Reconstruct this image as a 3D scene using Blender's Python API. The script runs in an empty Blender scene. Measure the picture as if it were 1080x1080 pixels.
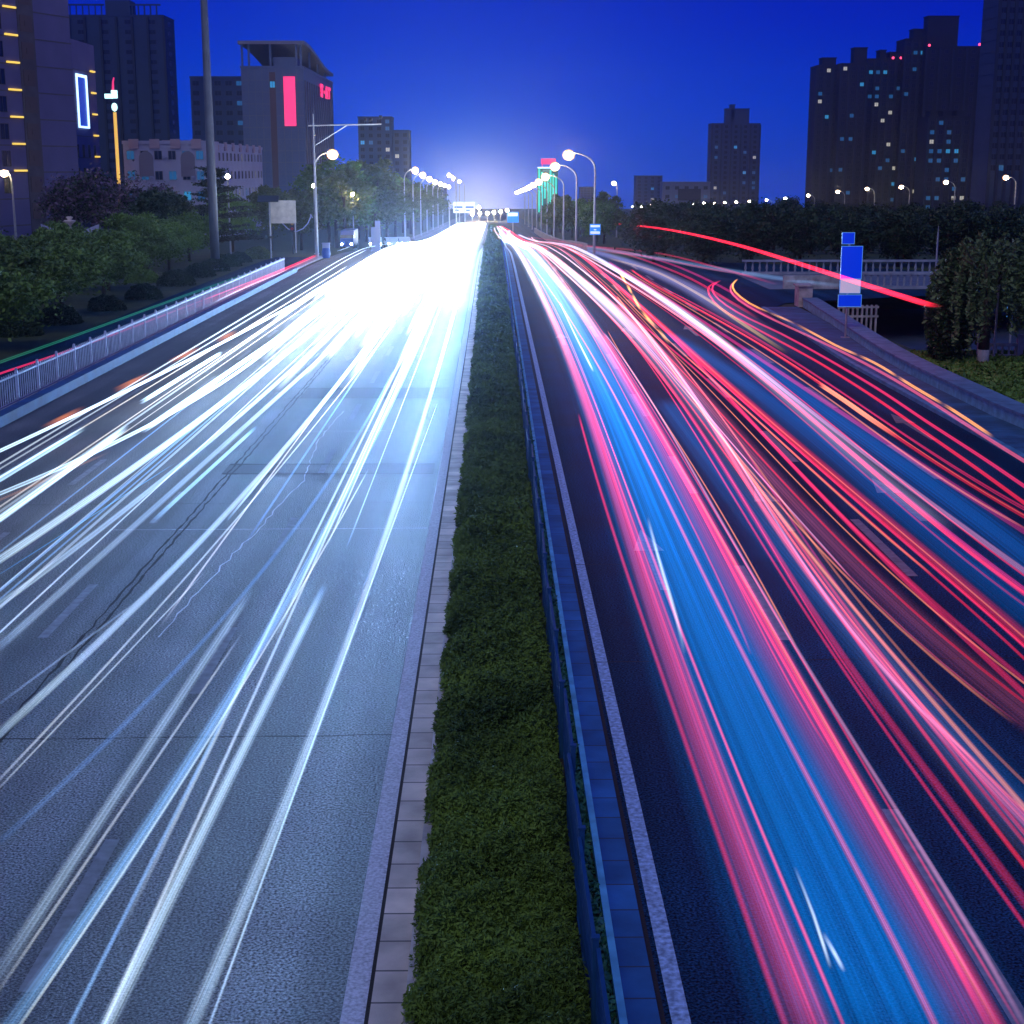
import bpy, math, random
import numpy as np
from mathutils import Vector, Matrix
R = math.radians
S = bpy.context.scene
C = S.collection

# ------------------------------------------------------------------ camera
CAM = Vector((0.0, 0.0, 8.3))
FPX = 1575.0                      # focal length in pixels of a 1080 px wide frame
PITCH = math.atan(362 / FPX)
YAW = math.atan(20 * math.cos(PITCH) / FPX)
cd = bpy.data.cameras.new('camera')
cam = bpy.data.objects.new('camera', cd)
C.objects.link(cam)
cam.location = CAM
cam.rotation_euler = (math.pi / 2 - PITCH, 0, -YAW)
cd.sensor_width = 36
cd.lens = 36 * FPX / 1080
cd.clip_end = 6000
S.camera = cam

# ------------------------------------------------------------------ world: dusk sky
W = bpy.data.worlds.new('World')
S.world = W
W.use_nodes = True
nt = W.node_tree
for n in list(nt.nodes):
    nt.nodes.remove(n)
N = nt.nodes.new
L = nt.links.new
wo = N('ShaderNodeOutputWorld')
tc = N('ShaderNodeTexCoord')
sep = N('ShaderNodeSeparateXYZ')
L(tc.outputs['Generated'], sep.inputs[0])
mr = N('ShaderNodeMapRange')
mr.inputs['From Min'].default_value = -0.05
mr.inputs['From Max'].default_value = 0.45
L(sep.outputs['Z'], mr.inputs['Value'])
rp = N('ShaderNodeValToRGB')
cr = rp.color_ramp
cr.elements[0].position = 0.0
cr.elements[0].color = (0.010, 0.060, 0.48, 1)
cr.elements[1].position = 1.0
cr.elements[1].color = (0.003, 0.045, 0.36, 1)
for p, c in ((0.10, (0.004, 0.05, 0.50, 1)), (0.18, (0.0, 0.036, 0.54, 1)), (0.28, (0.0, 0.014, 0.47, 1)), (0.36, (0.0, 0.007, 0.42, 1))):
    e = cr.elements.new(p)
    e.color = c
L(mr.outputs[0], rp.inputs[0])


def lobe(direction, power, color, strength):
    d = N('ShaderNodeVectorMath')
    d.operation = 'DOT_PRODUCT'
    v = Vector(direction).normalized()
    d.inputs[1].default_value = v
    L(tc.outputs['Generated'], d.inputs[0])
    mx = N('ShaderNodeMath')
    mx.operation = 'MAXIMUM'
    mx.inputs[1].default_value = 0.0
    L(d.outputs['Value'], mx.inputs[0])
    pw = N('ShaderNodeMath')
    pw.operation = 'POWER'
    pw.inputs[1].default_value = power
    L(mx.outputs[0], pw.inputs[0])
    b = N('ShaderNodeBackground')
    b.inputs['Color'].default_value = (*color, 1)
    ml = N('ShaderNodeMath')
    ml.operation = 'MULTIPLY'
    ml.inputs[1].default_value = strength
    L(pw.outputs[0], ml.inputs[0])
    L(ml.outputs[0], b.inputs['Strength'])
    return b


bg = N('ShaderNodeBackground')
bg.inputs['Strength'].default_value = 1.0
L(rp.outputs[0], bg.inputs['Color'])
sky = N('ShaderNodeTexSky')
sky.sky_type = 'NISHITA'
sky.sun_disc = False
sky.sun_elevation = R(1)
sky.sun_rotation = R(200)
bs = N('ShaderNodeBackground')
bs.inputs['Strength'].default_value = 0.0004
L(sky.outputs[0], bs.inputs['Color'])
acc = bg
for b in (bs, lobe((-0.05, 1, -0.01), 60, (0.0, 0.10, 0.50), 0.30),
          lobe((-0.012, 1, -0.022), 1000, (0.06, 0.26, 0.50), 0.40),
          lobe((-0.008, 1, -0.024), 2600, (1.0, 0.80, 0.52), 0.55)):
    a = N('ShaderNodeAddShader')
    L(acc.outputs[0], a.inputs[0])
    L(b.outputs[0], a.inputs[1])
    acc = a
L(acc.outputs[0], wo.inputs['Surface'])

# last daylight: one very weak, very soft sun from behind the camera
sd = bpy.data.lights.new('sun', 'SUN')
sun = bpy.data.objects.new('sun', sd)
C.objects.link(sun)
sd.energy = 0.8
sd.angle = R(40)
sd.color = (1.0, 0.95, 0.80)
sun.rotation_euler = (R(42), 0, R(-20))

S.view_settings.view_transform = 'Standard'
S.view_settings.look = 'None'
S.view_settings.exposure = 0.0
S.view_settings.gamma = 1.0
cy = S.cycles
cy.max_bounces = 4
cy.diffuse_bounces = 2
cy.glossy_bounces = 2
cy.transmission_bounces = 2
cy.volume_bounces = 0
cy.transparent_max_bounces = 96
cy.use_denoising = True
cy.sample_clamp_indirect = 4
cy.sample_clamp_direct = 0

# ------------------------------------------------------------------ the lie of the land
KY = [-200, 0, 125, 150, 183, 216, 300, 400, 600, 800, 1700]
KZ = [0, 0, 0, -0.2, -1.25, -2.6, -4.9, -7.1, -11.3, -15.6, -35.0]


def _tang():
    m = []
    for i in range(len(KY)):
        if i in (0, len(KY) - 1):
            m.append(0.0 if i == 0 else (KZ[-1] - KZ[-2]) / (KY[-1] - KY[-2]))
            continue
        d0 = (KZ[i] - KZ[i - 1]) / (KY[i] - KY[i - 1])
        d1 = (KZ[i + 1] - KZ[i]) / (KY[i + 1] - KY[i])
        m.append(0.0 if d0 * d1 <= 0 else 2 * d0 * d1 / (d0 + d1))
    return m


KM = _tang()


def g(y):
    if y <= KY[0]:
        return KZ[0]
    for i in range(len(KY) - 1):
        if y <= KY[i + 1]:
            h = KY[i + 1] - KY[i]
            t = (y - KY[i]) / h
            return ((1 + 2 * t) * (1 - t) ** 2 * KZ[i] + t * (1 - t) ** 2 * h * KM[i]
                    + t * t * (3 - 2 * t) * KZ[i + 1] + t * t * (t - 1) * h * KM[i + 1])
    return KZ[-1]


def sm(x, a, b):
    t = min(1, max(0, (x - a) / (b - a)))
    return t * t * (3 - 2 * t)


def gz(x, y):                      # ground incl. the sunken road right of the parapet
    return g(y) - 3.0 * sm(x, 19.9, 22.5) * sm(y, 67, 71) * (1 - sm(y, 124, 128))


Fw = Vector((math.sin(YAW) * math.cos(PITCH), math.cos(YAW) * math.cos(PITCH), -math.sin(PITCH)))
Rt = Vector((math.cos(YAW), -math.sin(YAW), 0))
Up = Rt.cross(Fw)


def ray(px, py):
    return Fw + Rt * ((px - 540) / FPX) + Up * ((540 - py) / FPX)


def at(px, py, Y):                 # the point of the plane y = Y seen there
    d = ray(px, py)
    return CAM + d * (Y / d.y)


def road(px, py, h=0.0, ymax=430.0):   # the road point (raised by h) seen there
    d = ray(px, py)
    lo = 4.0
    y = lo
    f = lambda yy: (CAM + d * (yy / d.y)).z - g(yy) - h
    while y < ymax and f(y) > 0:
        lo = y
        y *= 1.01
    if y >= ymax:
        p = CAM + d * (ymax / d.y)
        return Vector((p.x, ymax, g(ymax) + h))
    hi = y
    for _ in range(30):
        m = (lo + hi) / 2
        if f(m) > 0:
            lo = m
        else:
            hi = m
    return CAM + d * (hi / d.y)


# ------------------------------------------------------------------ materials
MATS = {}


def mat(name, col, rough=0.6, metal=0.0, var=0.0, scale=4.0, bump=0.0, bscale=40.0, emit=None, es=0.0, col2=None, spec=0.5, rand=0.0, coords='Object'):
    if name in MATS:
        return MATS[name]
    m = bpy.data.materials.new(name)
    m.use_nodes = True
    t = m.node_tree
    b = t.nodes['Principled BSDF']
    b.inputs['Base Color'].default_value = (*col, 1)
    b.inputs['Roughness'].default_value = rough
    b.inputs['Metallic'].default_value = metal
    b.inputs['Specular IOR Level'].default_value = spec
    co = t.nodes.new('ShaderNodeTexCoord')
    last = None
    if var > 0 or col2:
        nz = t.nodes.new('ShaderNodeTexNoise')
        nz.inputs['Scale'].default_value = scale
        nz.inputs['Detail'].default_value = 6
        t.links.new(co.outputs[coords], nz.inputs['Vector'])
        r = t.nodes.new('ShaderNodeValToRGB')
        r.color_ramp.elements[0].position = 0.3
        r.color_ramp.elements[1].position = 0.7
        c2 = col2 or tuple(min(1, c * (1 + var)) for c in col)
        c1 = tuple(c * (1 - var) for c in col)
        r.color_ramp.elements[0].color = (*c1, 1)
        r.color_ramp.elements[1].color = (*c2, 1)
        t.links.new(nz.outputs['Fac'], r.inputs[0])
        last = r.outputs[0]
    if rand > 0:
        oi = t.nodes.new('ShaderNodeObjectInfo')
        hs = t.nodes.new('ShaderNodeHueSaturation')
        k = t.nodes.new('ShaderNodeMapRange')
        k.inputs['To Min'].default_value = 1 - rand
        k.inputs['To Max'].default_value = 1 + rand
        t.links.new(oi.outputs['Random'], k.inputs['Value'])
        t.links.new(k.outputs[0], hs.inputs['Value'])
        if last:
            t.links.new(last, hs.inputs['Color'])
        else:
            hs.inputs['Color'].default_value = (*col, 1)
        last = hs.outputs[0]
    if last:
        t.links.new(last, b.inputs['Base Color'])
    if bump > 0:
        bz = t.nodes.new('ShaderNodeTexNoise')
        bz.inputs['Scale'].default_value = bscale
        bz.inputs['Detail'].default_value = 3
        t.links.new(co.outputs[coords], bz.inputs['Vector'])
        bp = t.nodes.new('ShaderNodeBump')
        bp.inputs['Strength'].default_value = bump
        bp.inputs['Distance'].default_value = 0.02
        t.links.new(bz.outputs['Fac'], bp.inputs['Height'])
        t.links.new(bp.outputs[0], b.inputs['Normal'])
    if emit:
        b.inputs['Emission Color'].default_value = (*emit, 1)
        b.inputs['Emission Strength'].default_value = es
    MATS[name] = m
    return m


def asphalt(name, col, spec=0.5):
    m = bpy.data.materials.new(name)
    m.use_nodes = True
    t = m.node_tree
    b = t.nodes['Principled BSDF']
    b.inputs['Specular IOR Level'].default_value = spec
    co = t.nodes.new('ShaderNodeTexCoord')

    def noise(scale, detail=2, vec=None):
        n = t.nodes.new('ShaderNodeTexNoise')
        n.inputs['Scale'].default_value = scale
        n.inputs['Detail'].default_value = detail
        t.links.new(vec or co.outputs['Object'], n.inputs['Vector'])
        return n
    mp = t.nodes.new('ShaderNodeMapping')
    mp.inputs['Scale'].default_value = (1.0, 0.03, 1)
    t.links.new(co.outputs['Object'], mp.inputs['Vector'])
    wear = noise(0.9, 4, mp.outputs[0])
    grain = noise(30, 4)
    blot = noise(0.35, 6)
    r = t.nodes.new('ShaderNodeValToRGB')
    r.color_ramp.elements[0].position = 0.36
    r.color_ramp.elements[1].position = 0.68
    r.color_ramp.elements[0].color = (*[c * 0.1 for c in col], 1)
    r.color_ramp.elements[1].color = (*[c * 3.4 for c in col], 1)
    t.links.new(grain.outputs['Fac'], r.inputs[0])

    def mul(prev, n, lo, hi):
        k = t.nodes.new('ShaderNodeMapRange')
        k.inputs['From Min'].default_value = 0.3
        k.inputs['From Max'].default_value = 0.7
        k.inputs['To Min'].default_value = lo
        k.inputs['To Max'].default_value = hi
        t.links.new(n.outputs['Fac'], k.inputs['Value'])
        x = t.nodes.new('ShaderNodeMix')
        x.data_type = 'RGBA'
        x.blend_type = 'MULTIPLY'
        x.inputs[0].default_value = 1
        t.links.new(prev, x.inputs[6])
        t.links.new(k.outputs[0], x.inputs[7])
        return x.outputs[2]
    wv = t.nodes.new('ShaderNodeTexWave')
    wv.wave_type = 'BANDS'
    wv.bands_direction = 'X'
    wv.inputs['Scale'].default_value = 0.19
    wv.inputs['Distortion'].default_value = 0.6
    wv.inputs['Detail'].default_value = 1
    t.links.new(co.outputs['Object'], wv.inputs['Vector'])
    stain = noise(0.8, 3, mp.outputs[0])
    c = mul(mul(mul(mul(r.outputs[0], wear, 0.7, 1.3), blot, 0.7, 1.3), wv, 0.85, 1.15), stain, 0.8, 1.2)
    t.links.new(c, b.inputs['Base Color'])
    k = t.nodes.new('ShaderNodeMapRange')
    k.inputs['To Min'].default_value = 0.52
    k.inputs['To Max'].default_value = 0.78
    t.links.new(blot.outputs['Fac'], k.inputs['Value'])
    t.links.new(k.outputs[0], b.inputs['Roughness'])
    bp = t.nodes.new('ShaderNodeBump')
    bp.inputs['Strength'].default_value = 1.0
    bp.inputs['Distance'].default_value = 0.03
    t.links.new(grain.outputs['Fac'], bp.inputs['Height'])
    t.links.new(bp.outputs[0], b.inputs['Normal'])
    MATS[name] = m
    return m


def pavers(name, col, length, mortar):
    """stone slabs laid end to end along y"""
    m = mat(name, col, 0.75, var=0.3, scale=1.7, bump=0.3, bscale=60)
    t = m.node_tree
    b = t.nodes['Principled BSDF']
    src = b.inputs['Base Color'].links[0].from_socket
    co = t.nodes.new('ShaderNodeTexCoord')
    sp = t.nodes.new('ShaderNodeSeparateXYZ')
    t.links.new(co.outputs['Object'], sp.inputs[0])
    dv = t.nodes.new('ShaderNodeMath')
    dv.operation = 'DIVIDE'
    dv.inputs[1].default_value = length
    t.links.new(sp.outputs['Y'], dv.inputs[0])
    fr = t.nodes.new('ShaderNodeMath')
    fr.operation = 'FRACT'
    t.links.new(dv.outputs[0], fr.inputs[0])
    lt = t.nodes.new('ShaderNodeMath')
    lt.operation = 'LESS_THAN'
    lt.inputs[1].default_value = 0.045
    t.links.new(fr.outputs[0], lt.inputs[0])
    fl = t.nodes.new('ShaderNodeMath')
    fl.operation = 'FLOOR'
    t.links.new(dv.outputs[0], fl.inputs[0])
    wn = t.nodes.new('ShaderNodeTexWhiteNoise')
    wn.noise_dimensions = '1D'
    t.links.new(fl.outputs[0], wn.inputs['W'])
    k = t.nodes.new('ShaderNodeMapRange')
    k.inputs['To Min'].default_value = 0.75
    k.inputs['To Max'].default_value = 1.2
    t.links.new(wn.outputs['Value'], k.inputs['Value'])
    x = t.nodes.new('ShaderNodeMix')
    x.data_type = 'RGBA'
    x.blend_type = 'MULTIPLY'
    x.inputs[0].default_value = 1
    t.links.new(src, x.inputs[6])
    t.links.new(k.outputs[0], x.inputs[7])
    y = t.nodes.new('ShaderNodeMix')
    y.data_type = 'RGBA'
    t.links.new(lt.outputs[0], y.inputs[0])
    t.links.new(x.outputs[2], y.inputs[6])
    y.inputs[7].default_value = (*mortar, 1)
    t.links.new(y.outputs[2], b.inputs['Base Color'])
    return m


def leafmat(name, c1, c2, rand=0.25):
    m = mat(name, c1, 0.55, scale=0.9, col2=c2, var=0.35, rand=rand, spec=0.3)
    return m


def trailmat():
    """light left along the path of a lamp: clear air that glows; brightness per vertex, fine filaments across"""
    m = bpy.data.materials.new('lamp_light_streak')
    m.use_nodes = True
    t = m.node_tree
    for n in list(t.nodes):
        t.nodes.remove(n)
    o = t.nodes.new('ShaderNodeOutputMaterial')
    tr = t.nodes.new('ShaderNodeBsdfTransparent')
    em = t.nodes.new('ShaderNodeEmission')
    ad = t.nodes.new('ShaderNodeAddShader')
    ca = t.nodes.new('ShaderNodeAttribute')
    ca.attribute_name = 'tint'
    ga = t.nodes.new('ShaderNodeAttribute')
    ga.attribute_name = 'glow'
    ac = t.nodes.new('ShaderNodeAttribute')
    ac.attribute_name = 'across'
    fi = t.nodes.new('ShaderNodeAttribute')
    fi.attribute_name = 'fibre'
    ns = t.nodes.new('ShaderNodeTexNoise')
    ns.noise_dimensions = '3D'
    ns.inputs['Scale'].default_value = 1.0
    ns.inputs['Detail'].default_value = 4
    ns.inputs['Roughness'].default_value = 0.7
    t.links.new(ac.outputs['Vector'], ns.inputs['Vector'])
    k = t.nodes.new('ShaderNodeMapRange')
    k.inputs['From Min'].default_value = 0.38
    k.inputs['From Max'].default_value = 0.70
    k.inputs['To Min'].default_value = 0.0
    k.inputs['To Max'].default_value = 2.3
    t.links.new(ns.outputs['Fac'], k.inputs['Value'])
    mx = t.nodes.new('ShaderNodeMix')
    mx.data_type = 'FLOAT'
    mx.inputs[2].default_value = 1.0
    t.links.new(fi.outputs['Fac'], mx.inputs[0])
    t.links.new(k.outputs[0], mx.inputs[3])
    ml = t.nodes.new('ShaderNodeMath')
    ml.operation = 'MULTIPLY'
    t.links.new(ga.outputs['Fac'], ml.inputs[0])
    t.links.new(mx.outputs[0], ml.inputs[1])
    t.links.new(ml.outputs[0], em.inputs['Strength'])
    t.links.new(ca.outputs['Color'], em.inputs['Color'])
    t.links.new(tr.outputs[0], ad.inputs[0])
    t.links.new(em.outputs[0], ad.inputs[1])
    t.links.new(ad.outputs[0], o.inputs['Surface'])
    return m


TRAIL = trailmat()
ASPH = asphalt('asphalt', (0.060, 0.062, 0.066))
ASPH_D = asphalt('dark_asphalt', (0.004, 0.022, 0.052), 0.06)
ASPH_P = asphalt('patched_asphalt', (0.016, 0.017, 0.02))
CONC = mat('concrete', (0.36, 0.35, 0.35), 0.8, var=0.35, scale=2.5, bump=0.3)
PAVE_L = pavers('stone_slabs', (0.50, 0.42, 0.35), 0.62, (0.07, 0.065, 0.06))
PAVE_R = pavers('slabs_blue_light', (0.02, 0.14, 0.36), 0.62, (0.03, 0.05, 0.09))  # blue light falling here is tinted into the slabs
PAINT = mat('worn_white_paint', (0.42, 0.42, 0.47), 0.7, var=0.4, scale=26, bump=0.2, bscale=90)
PAINT_W = mat('worn_line_blue_light', (0.26, 0.44, 0.66), 0.7, var=0.55, scale=14, bump=0.2, bscale=90)  # worn white line with the blue light mixed into its colour
PAINT_D = mat('dirty_lane_paint', (0.16, 0.17, 0.19), 0.7, var=0.3, scale=6)
KERB_TINT = mat('kerb_blue_light', (0.14, 0.55, 0.80), 0.6, var=0.3, scale=3)  # blue light on the kerb put into its base colour
BLUEC = mat('blue_painted_concrete', (0.004, 0.06, 0.20), 0.6, var=0.4, scale=1.2, bump=0.2)
GAP = mat('gritty_gap', (0.022, 0.021, 0.021), 0.95, bump=0.6)
GRASS = mat('grass_ground', (0.030, 0.050, 0.016), 0.9, var=0.4, scale=0.6, bump=0.5, bscale=9)
SOIL = mat('soil', (0.03, 0.028, 0.016), 0.95, var=0.4, scale=2)
WHITEM = mat('white_painted_metal', (0.34, 0.36, 0.52), 0.45, var=0.15, scale=3)
STEEL = mat('galvanised_steel', (0.36, 0.37, 0.40), 0.45, metal=0.6, var=0.15)
DARKM = mat('dark_metal', (0.03, 0.035, 0.05), 0.5, metal=0.3)
FENCEB = mat('blue_fence_metal', (0.01, 0.07, 0.20), 0.5, metal=0.2, var=0.2)
BARK = mat('bark', (0.055, 0.042, 0.032), 0.9, var=0.4, scale=8, bump=0.5, bscale=25)
LIME = mat('lime_wash', (0.42, 0.42, 0.42), 0.9, var=0.2, scale=6)
LEAF = leafmat('locust_leaves', (0.075, 0.15, 0.028), (0.14, 0.25, 0.045))
LEAF_D = leafmat('dark_leaves', (0.016, 0.040, 0.018), (0.034, 0.070, 0.026))
LEAF_Y = leafmat('yellow_green_leaves', (0.075, 0.10, 0.022), (0.12, 0.15, 0.034))
LEAF_W = leafmat('willow_leaves', (0.06, 0.11, 0.04), (0.10, 0.15, 0.055))
LEAF_C = leafmat('cedar_needles', (0.020, 0.036, 0.018), (0.046, 0.062, 0.028))
BLOSSOM = leafmat('mauve_blossom', (0.12, 0.075, 0.16), (0.22, 0.15, 0.26))
JUNIPER = mat('juniper_sprigs', (0.048, 0.105, 0.018), 0.65, scale=0.7, col2=(0.13, 0.23, 0.034), var=0.45, spec=0.25)
TUFT = mat('weed_leaves', (0.03, 0.16, 0.12), 0.6, scale=2, col2=(0.06, 0.26, 0.17), var=0.3)  # teal cast of the light mixed into the leaf colour
GLASS_D = mat('dark_window_glass', (0.012, 0.016, 0.03), 0.15, spec=0.6)
LAMPG = mat('lit_lamp_glass', (1, 0.95, 0.85), 0.4, emit=(1.0, 0.70, 0.36), es=320)
LAMPF = mat('lit_small_lamp_glass', (1, 0.9, 0.75), 0.4, emit=(1.0, 0.74, 0.42), es=260)


# ------------------------------------------------------------------ mesh helpers
class MB:
    def __init__(s):
        s.v, s.f, s.m = [], [], []

    def add(s, vs, fs, mi=0):
        o = len(s.v)
        s.v += [tuple(p) for p in vs]
        s.f += [tuple(i + o for i in f) for f in fs]
        s.m += [mi] * len(fs)
        return s

    def box(s, x0, x1, y0, y1, z0, z1, mi=0):
        return s.add([(x0, y0, z0), (x1, y0, z0), (x1, y1, z0), (x0, y1, z0), (x0, y0, z1), (x1, y0, z1), (x1, y1, z1), (x0, y1, z1)],
                     [(0, 3, 2, 1), (4, 5, 6, 7), (0, 1, 5, 4), (1, 2, 6, 5), (2, 3, 7, 6), (3, 0, 4, 7)], mi)

    def tube(s, pts, rad, n=8, mi=0, cap=True):
        pts = [Vector(p) for p in pts]
        if not hasattr(rad, '__len__'):
            rad = [rad] * len(pts)
        vs, fs = [], []
        prev = None
        for i, p in enumerate(pts):
            d = (pts[min(i + 1, len(pts) - 1)] - pts[max(i - 1, 0)]).normalized()
            if prev is None:
                a = d.orthogonal().normalized()
            else:
                a = (prev - d * prev.dot(d)).normalized()
            prev = a
            b = d.cross(a)
            for k in range(n):
                t = 2 * math.pi * k / n
                vs.append(p + (a * math.cos(t) + b * math.sin(t)) * rad[i])
        for i in range(len(pts) - 1):
            for k in range(n):
                fs.append((i * n + k, i * n + (k + 1) % n, (i + 1) * n + (k + 1) % n, (i + 1) * n + k))
        if cap:
            fs.append(tuple(reversed(range(n))))
            fs.append(tuple(range((len(pts) - 1) * n, len(pts) * n)))
        return s.add(vs, fs, mi)

    def lathe(s, prof, n=16, cx=0, cy=0, mi=0):
        vs, fs = [], []
        for r, z in prof:
            for k in range(n):
                t = 2 * math.pi * k / n
                vs.append((cx + r * math.cos(t), cy + r * math.sin(t), z))
        for i in range(len(prof) - 1):
            for k in range(n):
                fs.append((i * n + k, i * n + (k + 1) % n, (i + 1) * n + (k + 1) % n, (i + 1) * n + k))
        fs.append(tuple(reversed(range(n))))
        fs.append(tuple(range((len(prof) - 1) * n, len(prof) * n)))
        return s.add(vs, fs, mi)

    def ball(s, c, r, n=12, mi=0):
        c = Vector(c)
        rx, ry, rz = r if hasattr(r, '__len__') else (r, r, r)
        vs, fs = [], []
        k = n // 2
        for i in range(k + 1):
            th = math.pi * (i + 0.02) / (k + 0.04)
            for j in range(n):
                ph = 2 * math.pi * j / n
                vs.append((c.x + rx * math.sin(th) * math.cos(ph), c.y + ry * math.sin(th) * math.sin(ph), c.z - rz * math.cos(th)))
        for i in range(k):
            for j in range(n):
                fs.append((i * n + j, i * n + (j + 1) % n, (i + 1) * n + (j + 1) % n, (i + 1) * n + j))
        fs.append(tuple(reversed(range(n))))
        fs.append(tuple(range(k * n, k * n + n)))
        return s.add(vs, fs, mi)

    def prism(s, poly, axis, a0, a1, mi=0):
        """poly = 2-D outline; axis 'x' -> (y,z) outline, 'y' -> (x,z), 'z' -> (x,y)"""
        n = len(poly)
        f = {'x': lambda p, a: (a, p[0], p[1]), 'y': lambda p, a: (p[0], a, p[1]), 'z': lambda p, a: (p[0], p[1], a)}[axis]
        vs = [f(p, a0) for p in poly] + [f(p, a1) for p in poly]
        fs = [tuple(reversed(range(n))), tuple(range(n, 2 * n))] + [(i, (i + 1) % n, n + (i + 1) % n, n + i) for i in range(n)]
        return s.add(vs, fs, mi)

    def build(s, name, mats, parent=None, smooth=False, loc=None, bevel=0):
        me = bpy.data.meshes.new(name)
        me.from_pydata(s.v, [], s.f)
        mats = mats if isinstance(mats, (list, tuple)) else [mats]
        for m in mats:
            me.materials.append(m)
        if len(mats) > 1:
            me.polygons.foreach_set('material_index', s.m)
        if smooth:
            me.polygons.foreach_set('use_smooth', [True] * len(me.polygons))
        me.update()
        o = bpy.data.objects.new(name, me)
        C.objects.link(o)
        if parent:
            o.parent = parent
        if loc:
            o.location = loc
        if bevel:
            b = o.modifiers.new('bevel', 'BEVEL')
            b.width = bevel
            b.segments = 2
        return o


def tag(o, label, cat, group=None, kind=None):
    o['label'] = label
    o['category'] = cat
    if group:
        o['group'] = group
    if kind:
        o['kind'] = kind
    return o


def thing(name, label, cat, loc, rz=0, group=None):
    o = bpy.data.objects.new(name, None)
    C.objects.link(o)
    o.location = loc
    o.rotation_euler = (0, 0, rz)
    return tag(o, label, cat, group)


def dup(o, parent=None):
    c = o.copy()
    C.objects.link(c)
    if parent:
        c.parent = parent
    for ch in list(o.children):
        dup(ch, c)
    return c


def rawmesh(name, V, F, mats, idx=None):
    """big quad mesh from numpy arrays"""
    me = bpy.data.meshes.new(name)
    nf, k = F.shape
    me.vertices.add(len(V))
    me.vertices.foreach_set('co', np.ascontiguousarray(V, dtype=np.float32).ravel())
    me.loops.add(nf * k)
    me.loops.foreach_set('vertex_index', np.ascontiguousarray(F, dtype=np.int32).ravel())
    me.polygons.add(nf)
    me.polygons.foreach_set('loop_start', np.arange(0, nf * k, k, dtype=np.int32))
    for m in (mats if isinstance(mats, (list, tuple)) else [mats]):
        me.materials.append(m)
    if idx is not None:
        me.polygons.foreach_set('material_index', idx.astype(np.int32))
    me.update(calc_edges=True)
    return me


def struct(name, o):
    o.name = name
    o['kind'] = 'structure'
    return o


YS = [-30, -10, 0, 6, 10] + list(range(12, 60, 3)) + list(range(60, 126, 5)) + list(range(125, 420, 5)) + [420, 450, 500, 550, 600, 700, 800, 1000, 1300, 1650]


def strip(name, x0, x1, y0, y1, z, m, kind='structure', th=0.0):
    """a band of surface following the land between two lines; x0, x1 numbers or functions of y; th > 0 gives it real sides"""
    fx0 = x0 if callable(x0) else (lambda y: x0)
    fx1 = x1 if callable(x1) else (lambda y: x1)
    ys = sorted({y0, y1} | {y for y in YS if y0 < y < y1})
    b = MB()
    for i in range(len(ys) - 1):
        a, c = ys[i], ys[i + 1]
        za, zc = g(a) + z, g(c) + z
        vs = [(fx0(a), a, za), (fx1(a), a, za), (fx1(c), c, zc), (fx0(c), c, zc)]
        fs = [(0, 1, 2, 3)]
        if th:
            vs += [(p[0], p[1], p[2] - th) for p in vs]
            fs += [(0, 3, 7, 4), (1, 5, 6, 2)]
            if i == 0:
                fs.append((0, 4, 5, 1))
            if i == len(ys) - 2:
                fs.append((3, 2, 6, 7))
        b.add(vs, fs)
    o = b.build(name, m)
    if kind:
        o['kind'] = kind
    return o


# ------------------------------------------------------------------ setting: ground and roads
gx = sorted(set(list(range(-1500, -100, 100)) + list(range(-100, 18, 8)) + [19.9, 20.5, 21.2, 22, 22.5, 24, 28, 34, 40, 50, 60, 80, 100] + list(range(200, 1501, 100))))
gy = sorted(set([-90, -60] + YS + [66, 67, 68, 69, 70, 71, 72, 123, 124, 126, 127, 128, 129]))
b = MB()
vs = [(x, y, gz(x, y) - 0.06) for y in gy for x in gx]
nx = len(gx)
fs = [(j * nx + i, j * nx + i + 1, (j + 1) * nx + i + 1, (j + 1) * nx + i) for j in range(len(gy) - 1) for i in range(nx - 1)]
b.add(vs, fs)
struct('ground', b.build('ground', GRASS))


def edgeL(y):
    return -16.2


def kerbR(y):                       # outer kerb of the right carriageway, flaring into the side street
    return 15.6 + 0.9 * sm(y, 62, 90) + 22 * sm(y, 92, 108)


def roadR(y):
    return kerbR(y) if y < 104 else (38 - 26 * sm(y, 121, 150))


strip('left_carriageway', edgeL, -1.55, -30, 1650, 0.0, ASPH)
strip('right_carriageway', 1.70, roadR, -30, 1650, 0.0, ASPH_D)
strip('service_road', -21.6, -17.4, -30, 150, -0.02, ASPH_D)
strip('concrete_edge_strip', -1.55, -1.31, -30, 400, 0.012, PAINT)
strip('gutter_joint', -1.31, -1.26, -30, 400, 0.004, GAP)
strip('stone_slab_gutter', -1.26, -0.91, -30, 400, 0.06, PAVE_L, th=0.08)
strip('median_kerb', -0.91, -0.80, -30, 400, 0.14, CONC, th=0.16)
strip('median_bed', -0.80, 1.20, -30, 420, 0.10, SOIL)
strip('blue_tinted_kerb', 1.205, 1.285, -30, 400, 0.22, KERB_TINT, th=0.24)
strip('blue_tinted_gutter', 1.285, 1.63, -30, 400, 0.09, PAVE_R, th=0.11)
strip('kerbside_joint', 1.63, 1.70, -30, 400, 0.006, GAP)
# pavement on the right
strip('right_pavement', lambda y: kerbR(y), lambda y: kerbR(y) + 2.0, -30, 91, 0.12, pavers('blue_grey_pavement', (0.03, 0.11, 0.21), 0.8, (0.015, 0.04, 0.09)), th=0.14)
strip('right_kerb', lambda y: kerbR(y) - 0.22, lambda y: kerbR(y), -30, 91, 0.135, mat('pale_blue_kerb', (0.07, 0.24, 0.38), 0.7, var=0.3, scale=2), th=0.15)
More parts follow.
